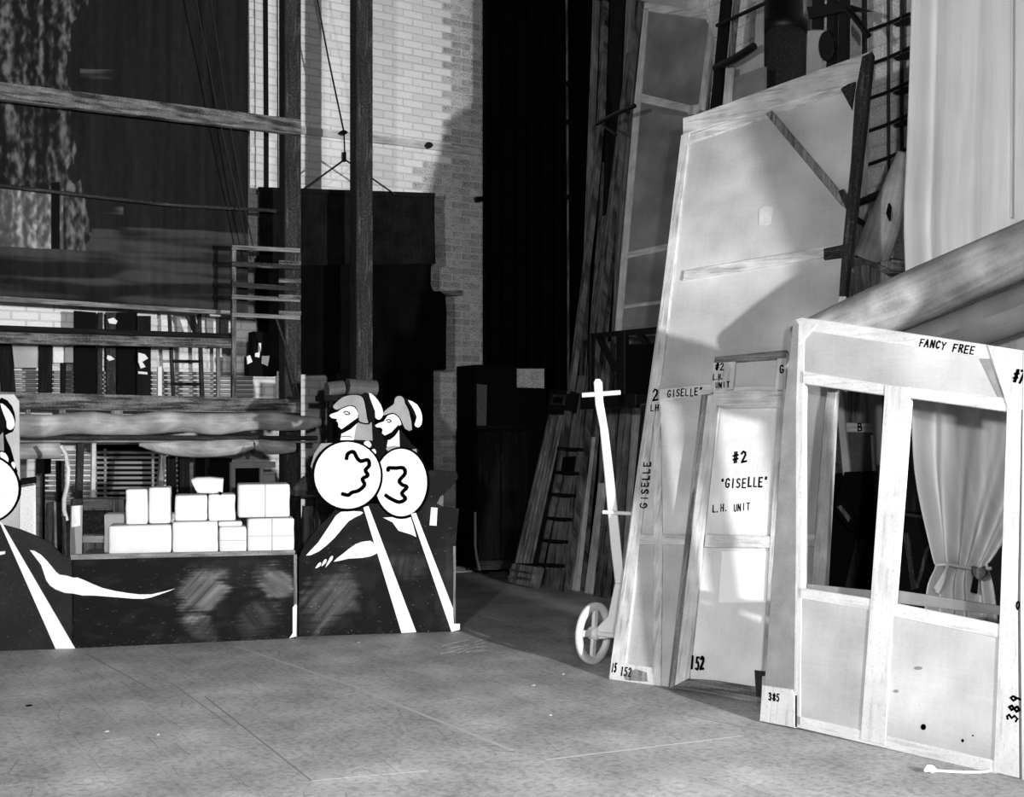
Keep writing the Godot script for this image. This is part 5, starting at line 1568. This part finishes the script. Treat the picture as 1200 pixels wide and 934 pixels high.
func behind_openings() -> void:
	var fr := facing(far(1000, 600, 7.75) * Vector3(1, 0, 1), Vector3(0.8, 0, 0.6))
	var t := thing("black_crate", "black wall of stacked cases seen through the window openings", "case", moved(fr, 1020, 781, 0.0))
	crate(t, "body", M.black_paint, 955, 560, 1110, 781, 0.0, 0.5, 0.01)
	plate(t, "brace", M.wood_dark, [1003, 632, 1014, 632, 1000, 692, 989, 692], 0.0, 0.03, 0.003)
	plate(t, "brace", M.wood_dark, [1058, 625, 1064, 624, 1074, 690, 1068, 692], 0.0, 0.03, 0.003)
	plate(t, "brace", M.wood_dark, [1085, 640, 1090, 640, 1076, 690, 1072, 690], 0.0, 0.025, 0.003)
	plate(t, "edge_plank", M.wood_dark, [1056, 600, 1090, 606, 1090, 610, 1056, 604], 0.0, 0.03, 0.003, true)
	t = thing("standing_panel", "grey panel painted with a letter B behind the left window opening", "panel", moved(fr, 1000, 562, 0.05))
	plate(t, "panel", M.plaster_grey, [986, 506, 1030, 507, 1030, 562, 988, 562], -0.03, 0.0)
	plate(t, "letter_strip", M.wood_pale, [984, 495, 1030, 497, 1030, 507, 985, 506], -0.03, 0.004, 0.002, true)
	writing(t, "B", [1004, 505], [1012, 505], 0.05, 0.004, 0.009)
	one("white_lath", "white lath slanting behind the left window opening", "lath", fr, 0.14, [978, 455, 985, 455, 996, 552, 988, 560], 0.03, M.wood_white)
	one("white_lath", "short white lath beside the lettered grey panel", "lath", fr, 0.12, [1020, 510, 1023, 510, 1025, 552, 1022, 552], 0.03, M.wood_white)
	one("standing_panel", "dark mottled board above the lettered grey panel", "panel", fr, -0.1, [975, 440, 1070, 440, 1070, 500, 980, 500], 0.03, M.wood_mid)  # plain panel without lettering
	one("dark_board", "dark board seen in the sliver between mullion and white drape", "board", fr, 0.07, [1042, 445, 1090, 445, 1090, 600, 1042, 600], 0.03, M.wood_black)
	one("standing_panel", "narrow grey cloth strip by the opening's right side", "panel", fr, 0.1, [1015, 440, 1034, 440, 1034, 545, 1026, 545], 0.03, M.canvas_grey)
	t = thing("dark_coat", "dark cloth thrown over the cases behind the left opening", "cloth", moved(fr, 1010, 625, 0.2))
	var st := mb(true)
	var l := [[990, 553], [984, 575], [981, 598], [1000, 622]].map(func(q: Array) -> Vector3: return on(t.transform, q[0], q[1]))
	var r := [[1024, 552], [1034, 575], [1036, 600], [1034, 628]].map(func(q: Array) -> Vector3: return on(t.transform, q[0], q[1]))
	cloth(st, l, r, 24, 10, func(u: float, v: float) -> Vector3: return Vector3(0, 0, 0.03 * sin(u * 14.0 + 2.0 * v) * (0.3 + v)))
	build(st, "cloth", M.black_cloth, t)
	plate(t, "lining", M.wood_mid, [981, 594, 985, 592, 997, 607, 994, 612], 0.02, 0.035, 0.003)

# ---------------------------------------------------------------- white hand cart
func hand_cart() -> void:
	var c := far(696, 742, 7.39)
	var t := thing("hand_cart", "white painted hand cart with spoked wheel and cross-barred shaft", "cart", Transform3D(Basis(), Vector3(c.x, 0, c.z)))
	var r := c.y
	var axle := Vector3(0.80, 0, 0.60).normalized()       # the wheel turns about this line
	var wheel := Transform3D(Basis(axle.cross(Vector3.UP).normalized(), axle, Vector3.UP), Vector3(0, r, 0))
	wheel.basis.z = wheel.basis.x.cross(wheel.basis.y)
	var st := mb(true)
	lathe(st, wheel, [[r, -0.013], [r, 0.013], [r - 0.004, 0.016], [r - 0.046, 0.016], [r - 0.049, 0.012], [r - 0.049, -0.012], [r - 0.046, -0.016], [r - 0.004, -0.016], [r, -0.013]], 36)
	var w := build(st, "wheel", M.white_paint, t)
	for k in 4:
		var an := TAU * k / 4 + 0.12
		st = mb()
		var d := wheel.basis.x * cos(an) + wheel.basis.z * sin(an)
		bar(st, wheel.origin + d * 0.02, wheel.origin + d * (r - 0.03), 0.042, 0.022, axle, 0.003)
		build(st, "spoke", M.white_paint, w)
	st = mb(true)
	lathe(st, wheel, [[0.0, -0.035], [0.035, -0.035], [0.042, -0.025], [0.042, 0.03], [0.03, 0.04], [0.0, 0.04]], 20)
	build(st, "hub", M.white_paint, w)
	st = mb(true)
	tube(st, [wheel.origin, wheel.origin + axle * 0.5], 0.016)
	build(st, "axle", M.white_paint, t)
	var w2 := w.duplicate()
	w2.position = axle * 0.5
	t.add_child(w2, true)
	# bearing plate and shaft, leaning back from the axle
	var fr := Transform3D(Basis(), c * Vector3(1, 0, 1))
	st = mb()
	slab(st, outline(fr, [701, 735, 713, 722, 721, 684, 731, 684, 727, 746, 716, 748, 702, 749], 0.03), 0.0, 0.03, 0.004)
	build(st, "bearing_plate", M.white_paint, t)
	st = mb()
	slab(st, outline(fr, [696, 448, 698, 444, 703, 444, 706, 448, 707, 470, 713, 505, 722, 580, 733, 690, 722, 690, 716, 640, 709, 560, 703, 500, 698, 475], 0.0), -0.03, 0.0, 0.006)
	build(st, "shaft", M.white_paint, t)
	for q in [[682, 463, 727, 460, 0.016], [706, 600, 740, 602, 0.013]]:
		st = mb(true)
		tube(st, [on(fr, q[0], q[1], 0.012), on(fr, q[2], q[3], 0.012)], q[4], 8)
		build(st, "crossbar", M.white_paint, t)
